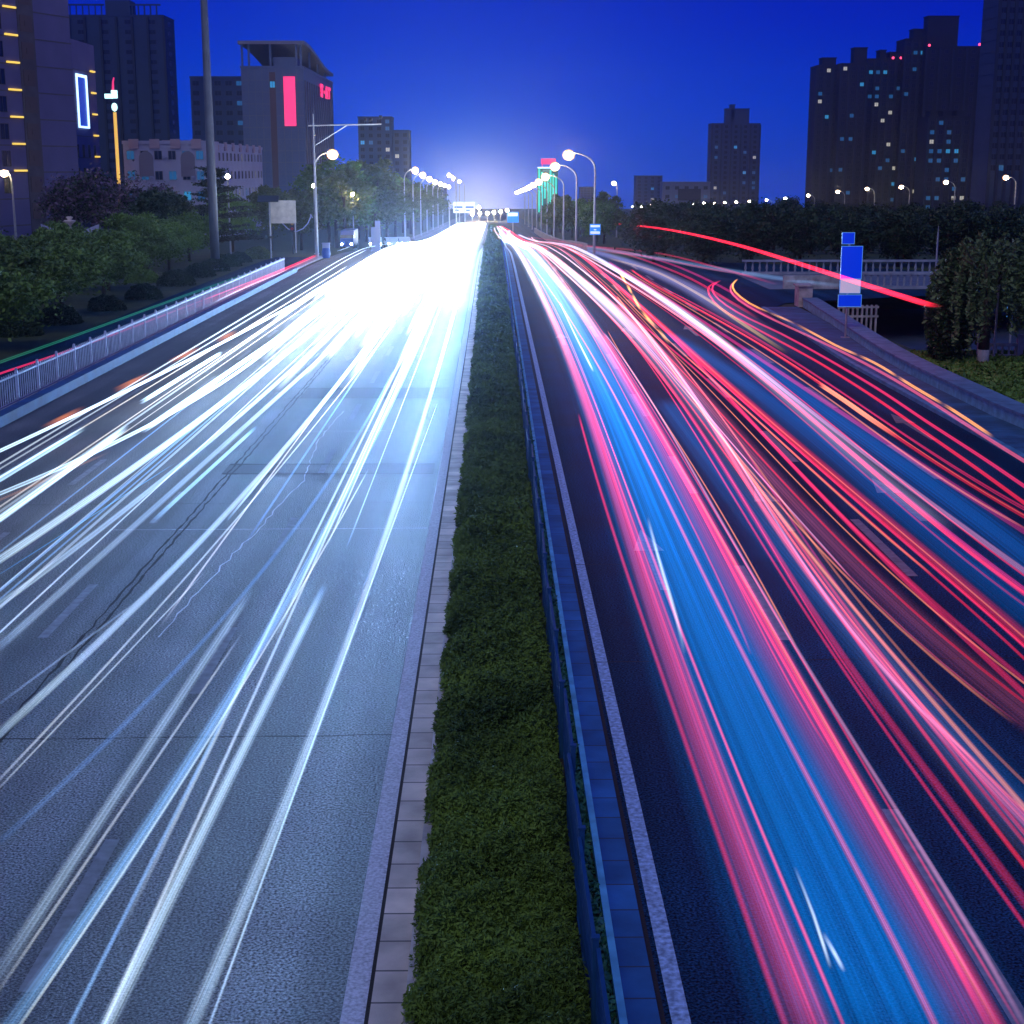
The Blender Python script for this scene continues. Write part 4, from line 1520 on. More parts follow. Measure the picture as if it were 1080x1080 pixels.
# ------------------------------------------------------------------ street lamps
def lamp_proto(h, arm, glass, rb, dirx):
    """curved-arm street lamp; the arm reaches towards dirx"""
    t = bpy.data.objects.new('street_lamp', None)
    C.objects.link(t)
    b = MB()
    b.tube([(0, 0, 0), (0, 0, h * 0.5), (0, 0, h - 1.5)], [0.15, 0.12, 0.09], 10)
    b.box(-0.25, 0.25, -0.25, 0.25, 0, 0.06)
    b.build('pole', STEEL, t, smooth=False)
    b = MB()
    pts = [(dirx * arm * (1 - math.cos(a)), 0, h - 1.5 + 1.5 * math.sin(a)) for a in [k * math.pi / 2 / 7 for k in range(8)]]
    b.tube(pts, [0.085] * 4 + [0.07] * 4, 8)
    b.build('arm', STEEL, t, smooth=True)
    b = MB()
    x = dirx * arm
    b.prism([(x - 0.2 * 1, h - 0.07), (x + dirx * 0.75, h - 0.03), (x + dirx * 0.75, h + 0.08), (x - 0.2, h + 0.13)] if dirx > 0 else
            [(x + dirx * 0.75, h - 0.03), (x + 0.2, h - 0.07), (x + 0.2, h + 0.13), (x + dirx * 0.75, h + 0.08)], 'y', -0.17, 0.17)
    hd = b.build('lamp_head', STEEL, t)
    b = MB()
    b.ball((x + dirx * 0.3, 0.1, h - 0.2), (rb * 1.12, rb * 0.7, rb * 0.98), 16)
    b.build('halo_ball', mat('warm_halo_glow', (1.0, 0.7, 0.4), 0.5, emit=(1.0, 0.50, 0.16), es=1.1), hd, smooth=True)  # added glowing ball that paints the warm halo round the lamp
    b = MB()
    b.ball((x + dirx * 0.3, -0.45 * rb, h - 0.24), (rb * 0.76, rb * 0.6, rb * 0.64), 14)
    b.build('lamp_glass', glass, hd, smooth=True)
    return t


def lamps(proto, spots, label, group):
    for i, (x, y, z, s, lab) in enumerate(spots):
        o = proto if i == 0 else dup(proto)
        o.location = (x, y, z)
        o.scale = (1, 1, s)
        tag(o, lab or label, 'street lamp', group)


H = 10.0
prR = lamp_proto(H, 2.3, LAMPG, 0.55, -1)
sp = []
names = ['tall curved arm street lamp nearest on the right, carrying a small blue sign', 'second curved arm street lamp on the right', 'third curved arm street lamp on the right, before the green lit tower']
for i, y in enumerate((150, 183, 216, 249, 282, 316, 350, 390, 430, 480)):
    sp.append((10.0, y, g(y), 1.0, names[i] if i < 3 else None))
lamps(prR, sp, 'distant curved arm street lamp in the glowing right row', 'curved arm lamps along the right carriageway')
prL = lamp_proto(H, 1.6, LAMPG, 0.55, 1)
sp = [(-18.4, 158, g(158), 1.03, 'brightest tall street lamp on the left, behind the camera gantry')]
for y, hd in ((262, 12.2), (290, 12.0), (320, 11.8), (350, 11.6), (385, 11.6), (420, 11.6), (460, 11.6)):
    sp.append((-15.2, y, g(y), hd / H, None))
lamps(prL, sp, 'distant street lamp in the glowing left row', 'street lamps along the left carriageway')
prM = lamp_proto(H, 1.2, LAMPG, 0.42, -1)
lamps(prM, [(-8.0, 330, g(330), 1.28, 'upper lamp of the small far group right of the left row'), (-8.5, 385, g(385), 1.3, 'middle lamp of the small far group right of the left row'), (-8.0, 430, g(430), 1.28, 'lower lamp of the small far group right of the left row')], '', 'small far lamp group')
pr1 = lamp_proto(9.5, 0.4, LAMPG, 0.42, -1)
lamps(pr1, [(24.4, 300, g(300), 1.12, 'single bright lamp rising above dark trees right of the road'),
            (-47.0, 150, g(150) - 0.6, 0.93, 'bright lamp before the stone building on the far left')], '', 'single lamps beside the road')
pr2 = lamp_proto(H, 1.6, LAMPF, 0.48, -1)
sp = []
for i, (px, py) in enumerate(((1060, 187), (997, 192), (950, 197), (914, 199), (883, 202), (852, 206), (828, 209), (808, 211), (790, 212), (776, 213), (764, 213.5), (753, 214), (742, 214), (731, 215), (720, 216), (708, 216), (697, 217), (686, 217), (676, 218), (667, 218))):
    Y = 90 * FPX / (px - 520)
    q = at(px, py, Y)
    sp.append((q.x + 2, Y, q.z - H + 0.15, 1.0, None))
ordl = ['first', 'second', 'third', 'fourth', 'fifth', 'sixth']
sp = [(x, y, z, s, ('%s lamp from the right edge in the row before the dark towers' % ordl[i]) if i < 6 else None) for i, (x, y, z, s, _) in enumerate(sp)]
lamps(pr2, sp, 'tiny distant lamp in the row beyond the dark trees on the right', 'lamp row before the right hand towers')


# small park lamps among the left trees
def park_lamp(px, py, Y, label, r=0.2):
    q = at(px, py, Y)
    z0 = g(Y)
    t = thing('park_lamp', label, 'lamp', (q.x, Y, z0), 0, 'small lamps among the left trees')
    b = MB()
    b.tube([(0, 0, 0), (0, 0, q.z - z0 - r)], [0.09, 0.06], 8)
    b.build('pole', STEEL, t)
    b = MB()
    b.ball((0, 0, q.z - z0), r, 12)
    b.build('lamp_glass', LAMPF, t, smooth=True)


park_lamp(240, 186, 152, 'small warm lamp glowing through the cedar', 0.22)
park_lamp(331, 196, 172, 'small warm lamp just left of the tall lamp pole')
park_lamp(372, 205, 200, 'small warm lamp right of the tall lamp pole, above dark trees', 0.26)
for i, (px, py) in enumerate(((498, 226), (506, 225), (514, 225), (521, 224), (528, 223), (535, 222), (505, 219))):
    q = at(px, py, 560)
    t = thing('far_lamp', 'tiny far lamp in the row crossing the end of the road', 'lamp', (q.x, 560, g(560)), 0, 'far lamps crossing the end of the road')
    b = MB()
    b.tube([(0, 0, 0), (0, 0, q.z - g(560))], 0.12, 6)
    b.build('pole', STEEL, t)
    b = MB()
    b.ball((0, 0, q.z - g(560)), 0.55, 10)
    b.build('lamp_glass', LAMPG, t, smooth=True)

# camera gantry pole
t = thing('traffic_camera_gantry', 'slim steel pole with a long side arm carrying traffic cameras', 'camera pole', (-17.2, 148, g(148)))
b = MB()
b.tube([(0, 0, 0), (0, 0, 7), (0, 0, 13.6)], [0.17, 0.13, 0.08], 10)
b.box(-0.3, 0.3, -0.3, 0.3, 0, 0.08)
b.build('pole', STEEL, t)
b = MB()
b.tube([(-0.5, 0, 12.5), (6.5, 0, 12.65)], [0.08, 0.055], 8)
b.tube([(0, 0, 10.6), (3.2, 0, 12.55)], 0.05, 6)
b.build('arm', STEEL, t)
for x, h in ((5.0, 0.35), (5.5, 0.35), (6.45, 0.6)):
    b = MB()
    b.tube([(x, 0, 12.6), (x, 0, 12.6 + h)], 0.035, 6)
    b.box(x - 0.13, x + 0.13, -0.35, 0.25, 12.6 + h, 12.85 + h)
    b.build('camera_unit', DARKM, t)
# tall mast
q = at(225, 228, 128)
t = thing('mast', 'very tall plain grey mast rising out of the picture from the left trees', 'mast', (q.x, 128, 0))
b = MB()
b.tube([(0, 0, 0), (0, 0, 8), (0, 0, 18), (0, 0, 32)], [0.40, 0.37, 0.31, 0.24], 16)
b.build('shaft', mat('mast_grey_paint', (0.07, 0.08, 0.12), 0.5, var=0.15, scale=1), t, smooth=True)
b = MB()
b.lathe([(0.7, 0), (0.7, 0.08), (0.5, 0.1)], 16)
b.build('base_flange', STEEL, t)
# pale sign board with solar panel
q = at(286, 268, 146)
t = thing('sign_board', 'pale sign board under a small dark solar panel beside the railing end', 'sign', (q.x, 146, 0))
b = MB()
b.tube([(0, 0, -0.1), (0, 0, 5.2)], 0.08, 8)
b.build('post', STEEL, t)
b = MB()
b.box(0.1, 2.5, -0.05, 0.05, 3.2, 5.35)
for z in (3.7, 4.2, 4.8):
    b.box(0.1, 2.5, -0.07, -0.051, z, z + 0.05)
b.build('board', mat('pale_board', (0.55, 0.52, 0.46), 0.6, var=0.2, scale=2), t)
b = MB()
b.add([(-1.1, -0.4, 5.2), (0.9, -0.4, 5.2), (0.9, 0.4, 5.75), (-1.1, 0.4, 5.75), (-1.1, -0.4, 5.26), (0.9, -0.4, 5.26), (0.9, 0.4, 5.81), (-1.1, 0.4, 5.81)],
      [(0, 3, 2, 1), (4, 5, 6, 7), (0, 1, 5, 4), (1, 2, 6, 5), (2, 3, 7, 6), (3, 0, 4, 7)])
b.build('solar_panel', DARKM, t)
# traffic light and twin-arm ornament
q = at(309, 262, 158)
t = thing('traffic_light', 'dark traffic light head on a pole near the pale sign board', 'traffic light', (q.x, 158, g(158)))
b = MB()
b.tube([(0, 0.15, 0), (0, 0.15, 4.6)], 0.07, 8)
b.build('pole', DARKM, t)
b = MB()
b.box(-0.22, 0.22, -0.12, 0.12, 2.3, 4.5)
b.build('signal_housing', DARKM, t)
for k, c in enumerate(((0.3, 0.02, 0.02), (0.3, 0.18, 0.02), (0.02, 0.2, 0.1), (0.15, 0.05, 0.03))):
    b = MB()
    b.tube([(0, -0.121, 2.6 + k * 0.52), (0, -0.2, 2.6 + k * 0.52)], 0.16, 12)
    b.build('signal_lens', mat('signal_lens_%s' % 'abcd'[k], c, 0.3), t)
t = thing('twin_arm_lamp', 'ornamental post with two curved white arms behind the traffic light', 'lamp post', (at(312, 255, 164).x, 164, g(164)))
b = MB()
b.tube([(0, 0, 0), (0, 0, 3.2)], 0.07, 8)
b.build('post', STEEL, t)
for s in (-1, 1):
    b = MB()
    b.tube([(0, 0, 2.2)] + [(s * 1.7 * math.sin(a), 0, 2.2 + 1.9 * (1 - math.cos(a)) ** 0.8) for a in (0.5, 0.9, 1.3, 1.57)] + [(s * 1.85, 0, 3.7)], 0.06, 6)
    b.build('curved_arm', WHITEM, t, smooth=True)
# winged ornament lamp
q = at(74, 240, 125)
t = thing('winged_ornament', 'white bowl ornament between two wing shaped panels above the low trees', 'ornament', (q.x, 125, 0))
b = MB()
zq = q.z
b.lathe([(0.14, 0), (0.10, zq - 0.6), (0.42, zq - 0.35), (0.12, zq - 0.1), (0.1, zq + 0.2), (0.5, zq + 0.5), (0.46, zq + 0.6), (0.15, zq + 0.62), (0.3, zq + 0.85), (0.1, zq + 0.9)], 14)
b.build('bowl_column', mat('pink_stone', (0.5, 0.42, 0.42), 0.6), t, smooth=True)
for s in (-1, 1):
    b = MB()
    pl = [(s * 0.9, zq - 0.5), (s * 1.4, zq - 0.1), (s * 2.4, zq + 0.3), (s * 2.3, zq - 0.3), (s * 1.9, zq - 0.75)]
    b.prism(pl if s > 0 else pl[::-1], 'y', -0.04, 0.04)
    b.tube([(s * 1.5, 0.06, 0), (s * 1.5, 0.06, zq - 0.4)], 0.05, 6)
    b.build('wing_panel', WHITEM, t)

# small signs and things in the middle distance
q = at(627, 242, 149.6)
t = thing('lamp_post_sign', 'small blue and white sign fixed to the nearest right lamp pole', 'sign', (10.05, 149.7, q.z))
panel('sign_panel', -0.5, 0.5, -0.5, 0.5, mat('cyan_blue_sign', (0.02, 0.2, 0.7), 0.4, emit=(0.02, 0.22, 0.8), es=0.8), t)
b = MB()
for z0, z1 in ((0.22, 0.42), (-0.42, -0.2)):
    b.box(-0.45, 0.45, -0.035, -0.0285, z0, z1)
b.box(-0.12, 0.12, -0.035, -0.0285, -0.08, 0.02)
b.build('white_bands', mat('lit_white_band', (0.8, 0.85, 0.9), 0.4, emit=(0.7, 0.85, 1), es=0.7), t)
t = thing('road_gantry', 'overhead gantry sign of white and blue panels across the far left road', 'gantry sign', (-6.5, 330, g(330)))
b = MB()
b.tube([(-3, 0.2, 0), (-3, 0.2, 6.8)], 0.16, 8)
b.tube([(-3, 0.2, 6.4), (3.4, 0.2, 6.4)], 0.12, 8)
b.build('frame', STEEL, t)
for x in (-2.1, 0.3):
    b = MB()
    b.box(x, x + 2.2, -0.05, 0.05, 4.6, 6.9)
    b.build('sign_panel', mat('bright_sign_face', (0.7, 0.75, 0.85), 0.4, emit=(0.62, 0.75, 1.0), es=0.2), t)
    b = MB()
    b.box(x + 0.2, x + 2.0, -0.07, -0.052, 5.6, 6.0)
    b.box(x + 0.3, x + 1.2, -0.07, -0.052, 5.0, 5.3)
    b.build('lettering', MATS['dim_blue_sign'], t)
t = thing('median_sign', 'small blue and white sign by the far end of the median', 'sign', (3.4, 300, g(300)))
b = MB()
b.tube([(0.5, 0.1, 0), (0.5, 0.1, 5)], 0.08, 8)
b.build('post', STEEL, t)
panel('sign_panel', -0.6, 1.6, 2.9, 4.9, MATS['cyan_blue_sign'], t)
b = MB()
b.box(-0.45, 1.45, -0.06, -0.03, 4.1, 4.75)
b.build('white_band', MATS['lit_white_band'], t)
q = at(344, 262, 150)
t = thing('utility_cabinet', 'white utility cabinet at the foot of the camera gantry', 'cabinet', (q.x, 150, g(150)))
b = MB()
b.box(-0.35, 0.35, -0.25, 0.25, 0, 1.3)
b.box(-0.4, 0.4, -0.3, 0.3, 1.3, 1.36)
b.build('body', WHITEM, t, bevel=0.02)
b = MB()
b.box(-0.3, 0.3, -0.27, -0.252, 0.1, 1.2)
b.build('door', WHITEM, t)
q = road(344, 272)
t = thing('litter_bin', 'blue barrel bin at the end of the white trail by the gantry', 'bin', q)
b = MB()
b.lathe([(0.36, 0), (0.42, 0.3), (0.42, 0.6), (0.36, 0.85)], 14)
b.build('barrel', mat('blue_plastic', (0.01, 0.06, 0.35), 0.4), t, smooth=False)
b = MB()
b.lathe([(0.38, 0.851), (0.3, 0.95), (0.1, 0.98)], 14)
b.build('lid', MATS['blue_plastic'], t)
for i, (px, Y, h) in enumerate(((394, 172, 2.7), (398.5, 170, 3.4))):
    q = at(px, 250, Y)
    b = MB()
    b.box(-0.28, 0.28, -0.12, 0.12, 0.1, h)
    b.box(-0.34, 0.34, -0.18, 0.18, 0, 0.1)
    b.box(-0.24, 0.24, -0.135, -0.121, h - 1.2, h - 0.2)
    o = b.build('notice_pillar', mat('grey_pillar', (0.2, 0.2, 0.3), 0.5), None, loc=(q.x, Y, g(Y)))
    tag(o, ('shorter' if i == 0 else 'taller') + ' of the two grey notice pillars before the waiting cars', 'pillar', 'grey notice pillars')


# waiting vehicles far left
def car(x, y, rz, col, label, van=False):
    t = thing('van' if van else 'parked_car', label, 'van' if van else 'car', (x, y, g(y)), rz, 'vehicles waiting on the far left slip road')
    body = mat('car_paint_' + label.split()[0], col, 0.3, spec=0.6)
    if van:
        out = [(-2.6, 0.4), (2.5, 0.4), (2.6, 1.1), (2.2, 1.4), (1.7, 2.4), (-2.6, 2.5)]
    else:
        out = [(-2.1, 0.35), (2.1, 0.35), (2.2, 0.7), (2.0, 0.9), (1.0, 1.0), (0.4, 1.42), (-0.9, 1.45), (-1.6, 1.02), (-2.1, 0.95)]
    b = MB()
    b.prism([(px, pz) for px, pz in out], 'y', -0.85, 0.85)
    b.build('body', body, t, bevel=0.05)
    b = MB()
    b.prism([(0.95, 1.03), (0.42, 1.38), (-0.88, 1.4), (-1.45, 1.05)] if not van else [(2.2, 1.45), (1.75, 2.25), (0.8, 2.25), (0.8, 1.45)], 'y', -0.86, 0.86)
    b.build('windows', GLASS_D, t)
    for px in (-1.35, 1.35):
        for py in (-0.8, 0.8):
            b = MB()
            b.tube([(px, py - 0.1, 0.33), (px, py + 0.1, 0.33)], 0.33, 14)
            w = b.build('wheel', mat('tyre', (0.02, 0.02, 0.02), 0.8), t)
    for py in (-0.6, 0.6):
        b = MB()
        b.ball((2.55 if van else 2.16, py, 0.72), (0.08, 0.16, 0.11), 10)
        b.build('headlight', mat('lit_headlight', (1, 1, 1), 0.3, emit=(0.75, 0.9, 1.0), es=60), t)


car(-18.6, 196, R(-92), (0.02, 0.06, 0.3), 'blue van waiting at the far left slip road', True)
car(-15.4, 198, R(-85), (0.6, 0.62, 0.65), 'white car waiting right of the blue van, lights on')
car(-13.6, 203, R(-80), (0.55, 0.57, 0.6), 'silver car in the middle of the waiting group, lights on')
car(-12.6, 214, R(-78), (0.5, 0.52, 0.58), 'pale car furthest right in the waiting group, lights on')


# ------------------------------------------------------------------ buildings
def winmesh(w, h, glass, frame):
    b = MB()
    b.box(-w / 2, w / 2, -0.04, 0.02, 0, h, 0)
    e = 0.08
    for q in ((-w / 2 - e, w / 2 + e, h, h + e), (-w / 2 - e, w / 2 + e, -e, 0), (-w / 2 - e, -w / 2, 0, h), (w / 2, w / 2 + e, 0, h), (-0.03, 0.03, 0, h)):
        b.box(q[0], q[1], -0.1, 0.02, q[2], q[3], 1)
    o = b.build('window', [glass, frame])
    me = o.data
    bpy.data.objects.remove(o)
    return me


LITC = mat('window_lit_cyan', (0.1, 0.4, 0.6), 0.4, emit=(0.03, 0.42, 0.80), es=0.42)
LITW = mat('window_lit_white', (0.6, 0.6, 0.5), 0.4, emit=(0.85, 0.8, 0.6), es=0.36)
LITD = mat('window_lit_dim', (0.05, 0.15, 0.3), 0.4, emit=(0.01, 0.14, 0.36), es=0.45)
WINM = {}


def block(name, label, x, y, w, d, z1, wallm, floors, cols, win=(1.4, 1.5), rz=0, lit=0.06, side=0, sidecols=0, seed=1, frame=None, z0=None, slabs=True, piers=0, group=None, cat='building', maxwin=100, winz=0.25):
    """rectangular building: local x along the front (towards the camera), y into depth; side=+1/-1 puts windows on the x=w / x=0 wall"""
    z0 = g(y) - 1 if z0 is None else z0
    t = thing(name, label, cat, (x, y, z0), rz, group)
    hgt = z1 - z0
    frame = frame or MATS['dark_frame']
    b = MB()
    b.box(0, w, 0, d, 0, hgt)
    b.box(-0.15, w + 0.15, -0.15, d + 0.15, hgt, hgt + 0.6)
    fh = hgt / floors
    if slabs:
        for k in range(1, floors):
            b.box(-0.12, w + 0.12, -0.12, d + 0.12, k * fh - 0.12, k * fh + 0.1)
    b.build('wall', wallm, t)
    for k in range(piers + 1 if piers else 0):
        xx = k * w / piers
        b = MB()
        b.box(xx - 0.45, xx + 0.45, -0.7, -0.13, 0, hgt - 0.2)
        b.build('pilaster', mat('pilaster_render', (0.010, 0.018, 0.05), 0.8), t)
    r = random.Random(seed)
    cells = [(0, f, c) for f in range(floors) for c in range(cols)] + [(side, f, c) for f in range(floors) for c in range(sidecols)]
    cells = [c for c in cells if c[1] * fh + z0 > g(y) + 1.5]
    cells.sort(key=lambda c: -c[1])
    cells = cells[:maxwin]
    for sd_, f, c in cells:
        u = r.random()
        gl = LITC if u < lit * 0.28 else LITW if u < lit * 0.42 else LITD if u < lit * 1.0 else GLASS_D
        ww, wh = win[0], min(win[1], fh * 0.7)
        key = (ww, round(wh, 2), gl.name, frame.name)
        if key not in WINM:
            WINM[key] = winmesh(ww, wh, gl, frame)
        o = bpy.data.objects.new('window', WINM[key])
        C.objects.link(o)
        o.parent = t
        zz_ = f * fh + fh * winz
        if sd_ == 0:
            o.location = ((c + 0.5) * w / cols, 0, zz_)
        elif sd_ > 0:
            o.location = (w, (c + 0.5) * d / sidecols, zz_)
            o.rotation_euler = (0, 0, math.pi / 2)
        else:
            o.location = (0, (c + 0.5) * d / sidecols, zz_)
            o.rotation_euler = (0, 0, -math.pi / 2)
    return t, hgt, fh


mat('dark_frame', (0.05, 0.05, 0.07), 0.6)
STONE = mat('stone_blue_uplight', (0.13, 0.12, 0.26), 0.75, var=0.08, scale=0.3)  # blue uplight tinted into the stone's base colour
STONE2 = mat('stone_shaft_dark', (0.10, 0.09, 0.11), 0.8, var=0.2, scale=0.5)
BLUEG = mat('blue_grey_render', (0.018, 0.04, 0.11), 0.8, var=0.1, scale=0.2)
DARKT = mat('dark_tower_render', (0.004, 0.007, 0.022), 0.8, var=0.15, scale=0.15)
PALEW = mat('pale_plaster', (0.40, 0.40, 0.56), 0.8, var=0.08, scale=0.4)
PANELG = mat('pale_metal_panels', (0.08, 0.11, 0.22), 0.6, var=0.08, scale=0.3)
BAR = mat('lit_yellow_bar', (0.8, 0.6, 0.2), 0.4, emit=(1.0, 0.66, 0.08), es=1.1)

# big stone building, far left: facade runs 20.6 degrees off the road
rz = math.pi / 2 - math.atan2(592, FPX)
cx, cyy = at(78, 100, 260).x, 260.0
W_A = 60.0
dirv = Vector((math.cos(rz), math.sin(rz)))
ox, oy = cx - dirv.x * W_A, cyy - dirv.y * W_A
zA0 = g(250) - 1
t = thing('stone_building', 'tall stone building, blue uplight tinted into its walls, with yellow light bars at the left edge', 'building', (ox, oy, zA0), rz)
hA = 62
b = MB()
b.box(0, W_A, 0, 30, 0, hA)
fl = 4.15
b.build('wall', STONE, t)
# facade local x: W_A at the corner (px 78). strips: light wall, dark shaft, light wall with windows
b = MB()
for k in range(1, 15):
    b.box(0, W_A + 0.05, -0.06, 0.0, k * fl - 0.16, k * fl + 0.04)
b.build('joint_bands', STONE2, t)
b = MB()
b.box(W_A - 13.6, W_A - 9.6, -0.12, 0.0, 0, 48)
b.build('dark_shaft', STONE2, t)
for k in range(1, 11):
    b = MB()
    b.box(W_A - 13.1, W_A - 10.1, -0.2, -0.121, k * fl + 0.9, k * fl + 3.4)
    b.box(W_A - 12.0, W_A - 11.2, -0.26, -0.2, k * fl + 1.7, k * fl + 2.6)
    b.build('shaft_window', mat('brown_panel', (0.11, 0.075, 0.08), 0.7), t)
wm = winmesh(1.9, 2.3, GLASS_D, MATS['dark_frame'])
for k in range(2, 13):
    for x in (W_A - 18.6, W_A - 23, W_A - 27.5):
        o = bpy.data.objects.new('window', wm)
        C.objects.link(o)
        o.parent = t
        o.location = (x, 0, k * fl + 0.9)
for k in range(3, 14):
    b = MB()
    b.box(W_A - 17.0, W_A - 14.0, -0.35, -0.07, k * fl + 0.05, k * fl + 0.32)
    b.build('light_bar', BAR, t)
# its lower wing, facade along the road
xB = -79.5
zB0 = g(290) - 1
t = thing('stone_wing', 'lower stone building with a white neon rectangle on its side wall', 'building', (xB, 284.5, zB0), 0)
hB = 32.2 - zB0
b = MB()
b.box(-30, 0, 0, 27.2, 0, hB)
b.build('wall', STONE, t)
b = MB()
for k in range(1, 9):
    b.box(0, 0.06, 0.0, 27.2, hB - 1.4 - k * 4.1, hB - 1.25 - k * 4.1)
b.build('joint_bands', STONE2, t)
b = MB()
b.box(0, 0.08, 0.05, 3.2, 0, hB - 3)
b.build('corner_shaft', STONE2, t)
NEON = mat('white_blue_neon', (0.8, 0.9, 1), 0.4, emit=(0.45, 0.72, 1.0), es=2.2)
b = MB()
ya, yb, za, zb = 12.0, 19.6, hB - 16.2, hB - 6.2
for q in ((ya, yb, zb - 0.5, zb), (ya, yb, za, za + 0.35), (ya, ya + 0.7, za + 0.35, zb - 0.5), (yb - 0.7, yb, za + 0.35, zb - 0.5)):
    b.box(0.1, 0.3, q[0], q[1], q[2], q[3])
b.build('neon_frame', NEON, t)
b = MB()
b.box(0.0, 0.09, ya + 0.7, yb - 0.7, za + 0.36, zb - 0.51)
b.build('blue_panel', mat('blue_lit_panel', (0.0, 0.05, 0.4), 0.4, emit=(0.0, 0.05, 0.5), es=0.7), t)
for y0 in (5.0, 22.8):
    for k in range(1, 8):
        b = MB()
        b.box(0.061, 0.5, y0, y0 + 2.6, hB - 1.2 - k * 4.1, hB - 0.9 - k * 4.1)
        b.build('light_bar', BAR, t)
wm2 = winmesh(1.2, 2.4, GLASS_D, MATS['dark_frame'])
for k, z in ((0, hB - 21.8), (0, hB - 26.2), (0, hB - 30)):
    for j in range(5):
        o = bpy.data.objects.new('window', wm2)
        C.objects.link(o)
        o.parent = t
        o.location = (0, 6.4 + j * 4.2, z)
        o.rotation_euler = (0, 0, math.pi / 2)
# lit sign column
q = at(124, 170, 280)
t = thing('sign_column', 'slim golden lit column topped by a cyan white sign and red tip', 'sign column', (q.x, 280, g(280)))
k = 280 / FPX
zc = lambda py: 8.3 - (py - 178) * k - g(280)
b = MB()
b.tube([(0, 0, 0), (0, 0, zc(122))], 0.3, 10)
b.build('column', mat('gold_lit_column', (0.7, 0.5, 0.2), 0.4, emit=(1.0, 0.55, 0.08), es=0.9), t)
CY = mat('cyan_white_lit', (0.8, 1, 1), 0.4, emit=(0.55, 1.0, 0.95), es=1.8)
b = MB()
b.ball((0, 0, zc(117)), (0.55, 0.55, 0.75), 12)
b.build('lantern', CY, t, smooth=True)
b = MB()
b.box(-1.6, -0.2, -0.3, 0.3, zc(108.5), zc(104))
b.box(-0.4, 0.6, -0.32, 0.32, zc(108.3), zc(100.5))
b.build('sign_box', CY, t)
b = MB()
b.tube([(-0.1, 0, zc(100.4)), (0, 0, zc(92)), (0.2, 0, zc(88))], [0.22, 0.16, 0.1], 8)
b.build('red_tip', mat('red_lit', (1, 0.1, 0.2), 0.4, emit=(1.0, 0.04, 0.2), es=1.0), t)

# dark tower behind
xa = at(75, 60, 600).x
t, hh, _ = block('apartment_tower', 'tall dark blue apartment tower with an open roof frame behind the stone building', xa, 600, 36, 20, 65, BLUEG, 21, 4, win=(2.6, 1.5), piers=6, seed=3, lit=0.0, side=1, sidecols=1)
b = MB()
for i in range(6):
    b.box(0.3 + i * 2.4, 0.7 + i * 2.4, 0.5, 1.0, hh + 0.6, hh + 4)
b.box(0, 13.5, 0.3, 1.2, hh + 4, hh + 4.6)
for i in range(5):
    b.box(24 + i * 2.3, 24.5 + i * 2.3, 0.5, 1.0, hh + 0.6, hh + 4)
b.box(23.5, 35, 0.3, 1.2, hh + 4, hh + 4.6)
b.box(14, 23.4, 0.5, 10, hh + 0.6, hh + 6)
b.build('roof_frame', BLUEG, t)
# mid block
block('apartment_block', 'flat roofed dark blue block with a few cyan windows left of the red sign building', at(202, 120, 540).x, 540, 19, 14, 39, BLUEG, 15, 5, win=(2.2, 1.5), seed=8, lit=0.10)
# red sign building
xe = at(255, 100, 420).x
t, hh, _ = block('office_building', 'pale panelled office building with a tall glowing red sign and roof canopy', xe, 420, 16.8, 76, 34.7, PANELG, 12, 1, win=(0.2, 0.2), seed=2, lit=0, slabs=False, maxwin=0)
b = MB()
for k in range(1, 14):
    b.box(0, 16.8, -0.05, 0, k * hh / 14 - 0.05, k * hh / 14 + 0.05)
for k in range(1, 9):
    b.box(k * 1.87 - 0.04, k * 1.87 + 0.04, -0.045, 0, 0, hh - 0.1)
b.build('panel_joints', mat('joint_grey', (0.16, 0.16, 0.2), 0.8), t)
b = MB()
b.box(7.6, 9.2, -0.1, -0.051, 8, hh - 1)
b.build('window_strip', mat('red_brown_strip', (0.10, 0.05, 0.06), 0.6), t)
o = bpy.data.objects.new('window', winmesh(1.3, 1.6, LITC, MATS['dark_frame']))
C.objects.link(o)
o.parent = t
o.location = (8.4, -0.12, hh - 5)
b = MB()
k = 420 / FPX
zc = lambda py: 8.3 - (py - 178) * k - (g(420) - 1)
b.box(11.4, 14.5, -0.35, -0.05, zc(135.5), zc(87))
b.build('red_sign', mat('glowing_red_sign', (1, 0.05, 0.2), 0.4, emit=(1.0, 0.045, 0.19), es=1.05), t)
for i in range(14):
    b = MB()
    y0 = 2 + i * 5.3
    b.box(16.8, 17.1, y0, y0 + 1.6, 6, hh - 3)
    b.build('window_strip', mat('side_strip', (0.10, 0.09, 0.13), 0.5), t)
for x, y in ((0.4, 0.5), (2.2, 0.5), (8, 0.5), (15, 0.5), (16.2, 0.5), (16.2, 20), (16.2, 40), (16.2, 60)):
    b = MB()
    b.box(x - 0.25, x + 0.25, y - 0.25, y + 0.25, hh, hh + 6.2 - 4.0 * sm(y, 5, 65))
    b.build('canopy_post', PANELG, t)
b = MB()
b.box(8.6, 14.5, 1.5, 12, hh, hh + 3)
b.build('plant_room', PANELG, t)
b = MB()
yy = [-0.6, 6, 14, 24, 36, 50, 64, 74]
for i in range(len(yy) - 1):
    z0 = hh + 6.2 - 4.0 * sm(yy[i], 5, 65)
    z1 = hh + 6.2 - 4.0 * sm(yy[i + 1], 5, 65)
    vs = [(-0.5, yy[i], z0), (17.3, yy[i], z0), (17.3, yy[i + 1], z1), (-0.5, yy[i + 1], z1)]
    tk = 1.6 if i == 0 else 1.0
    vs += [(p[0], p[1], p[2] + 0.9) for p in vs]
    b.add(vs, [(0, 3, 2, 1), (4, 5, 6, 7), (0, 1, 5, 4), (1, 2, 6, 5), (2, 3, 7, 6), (3, 0, 4, 7)])
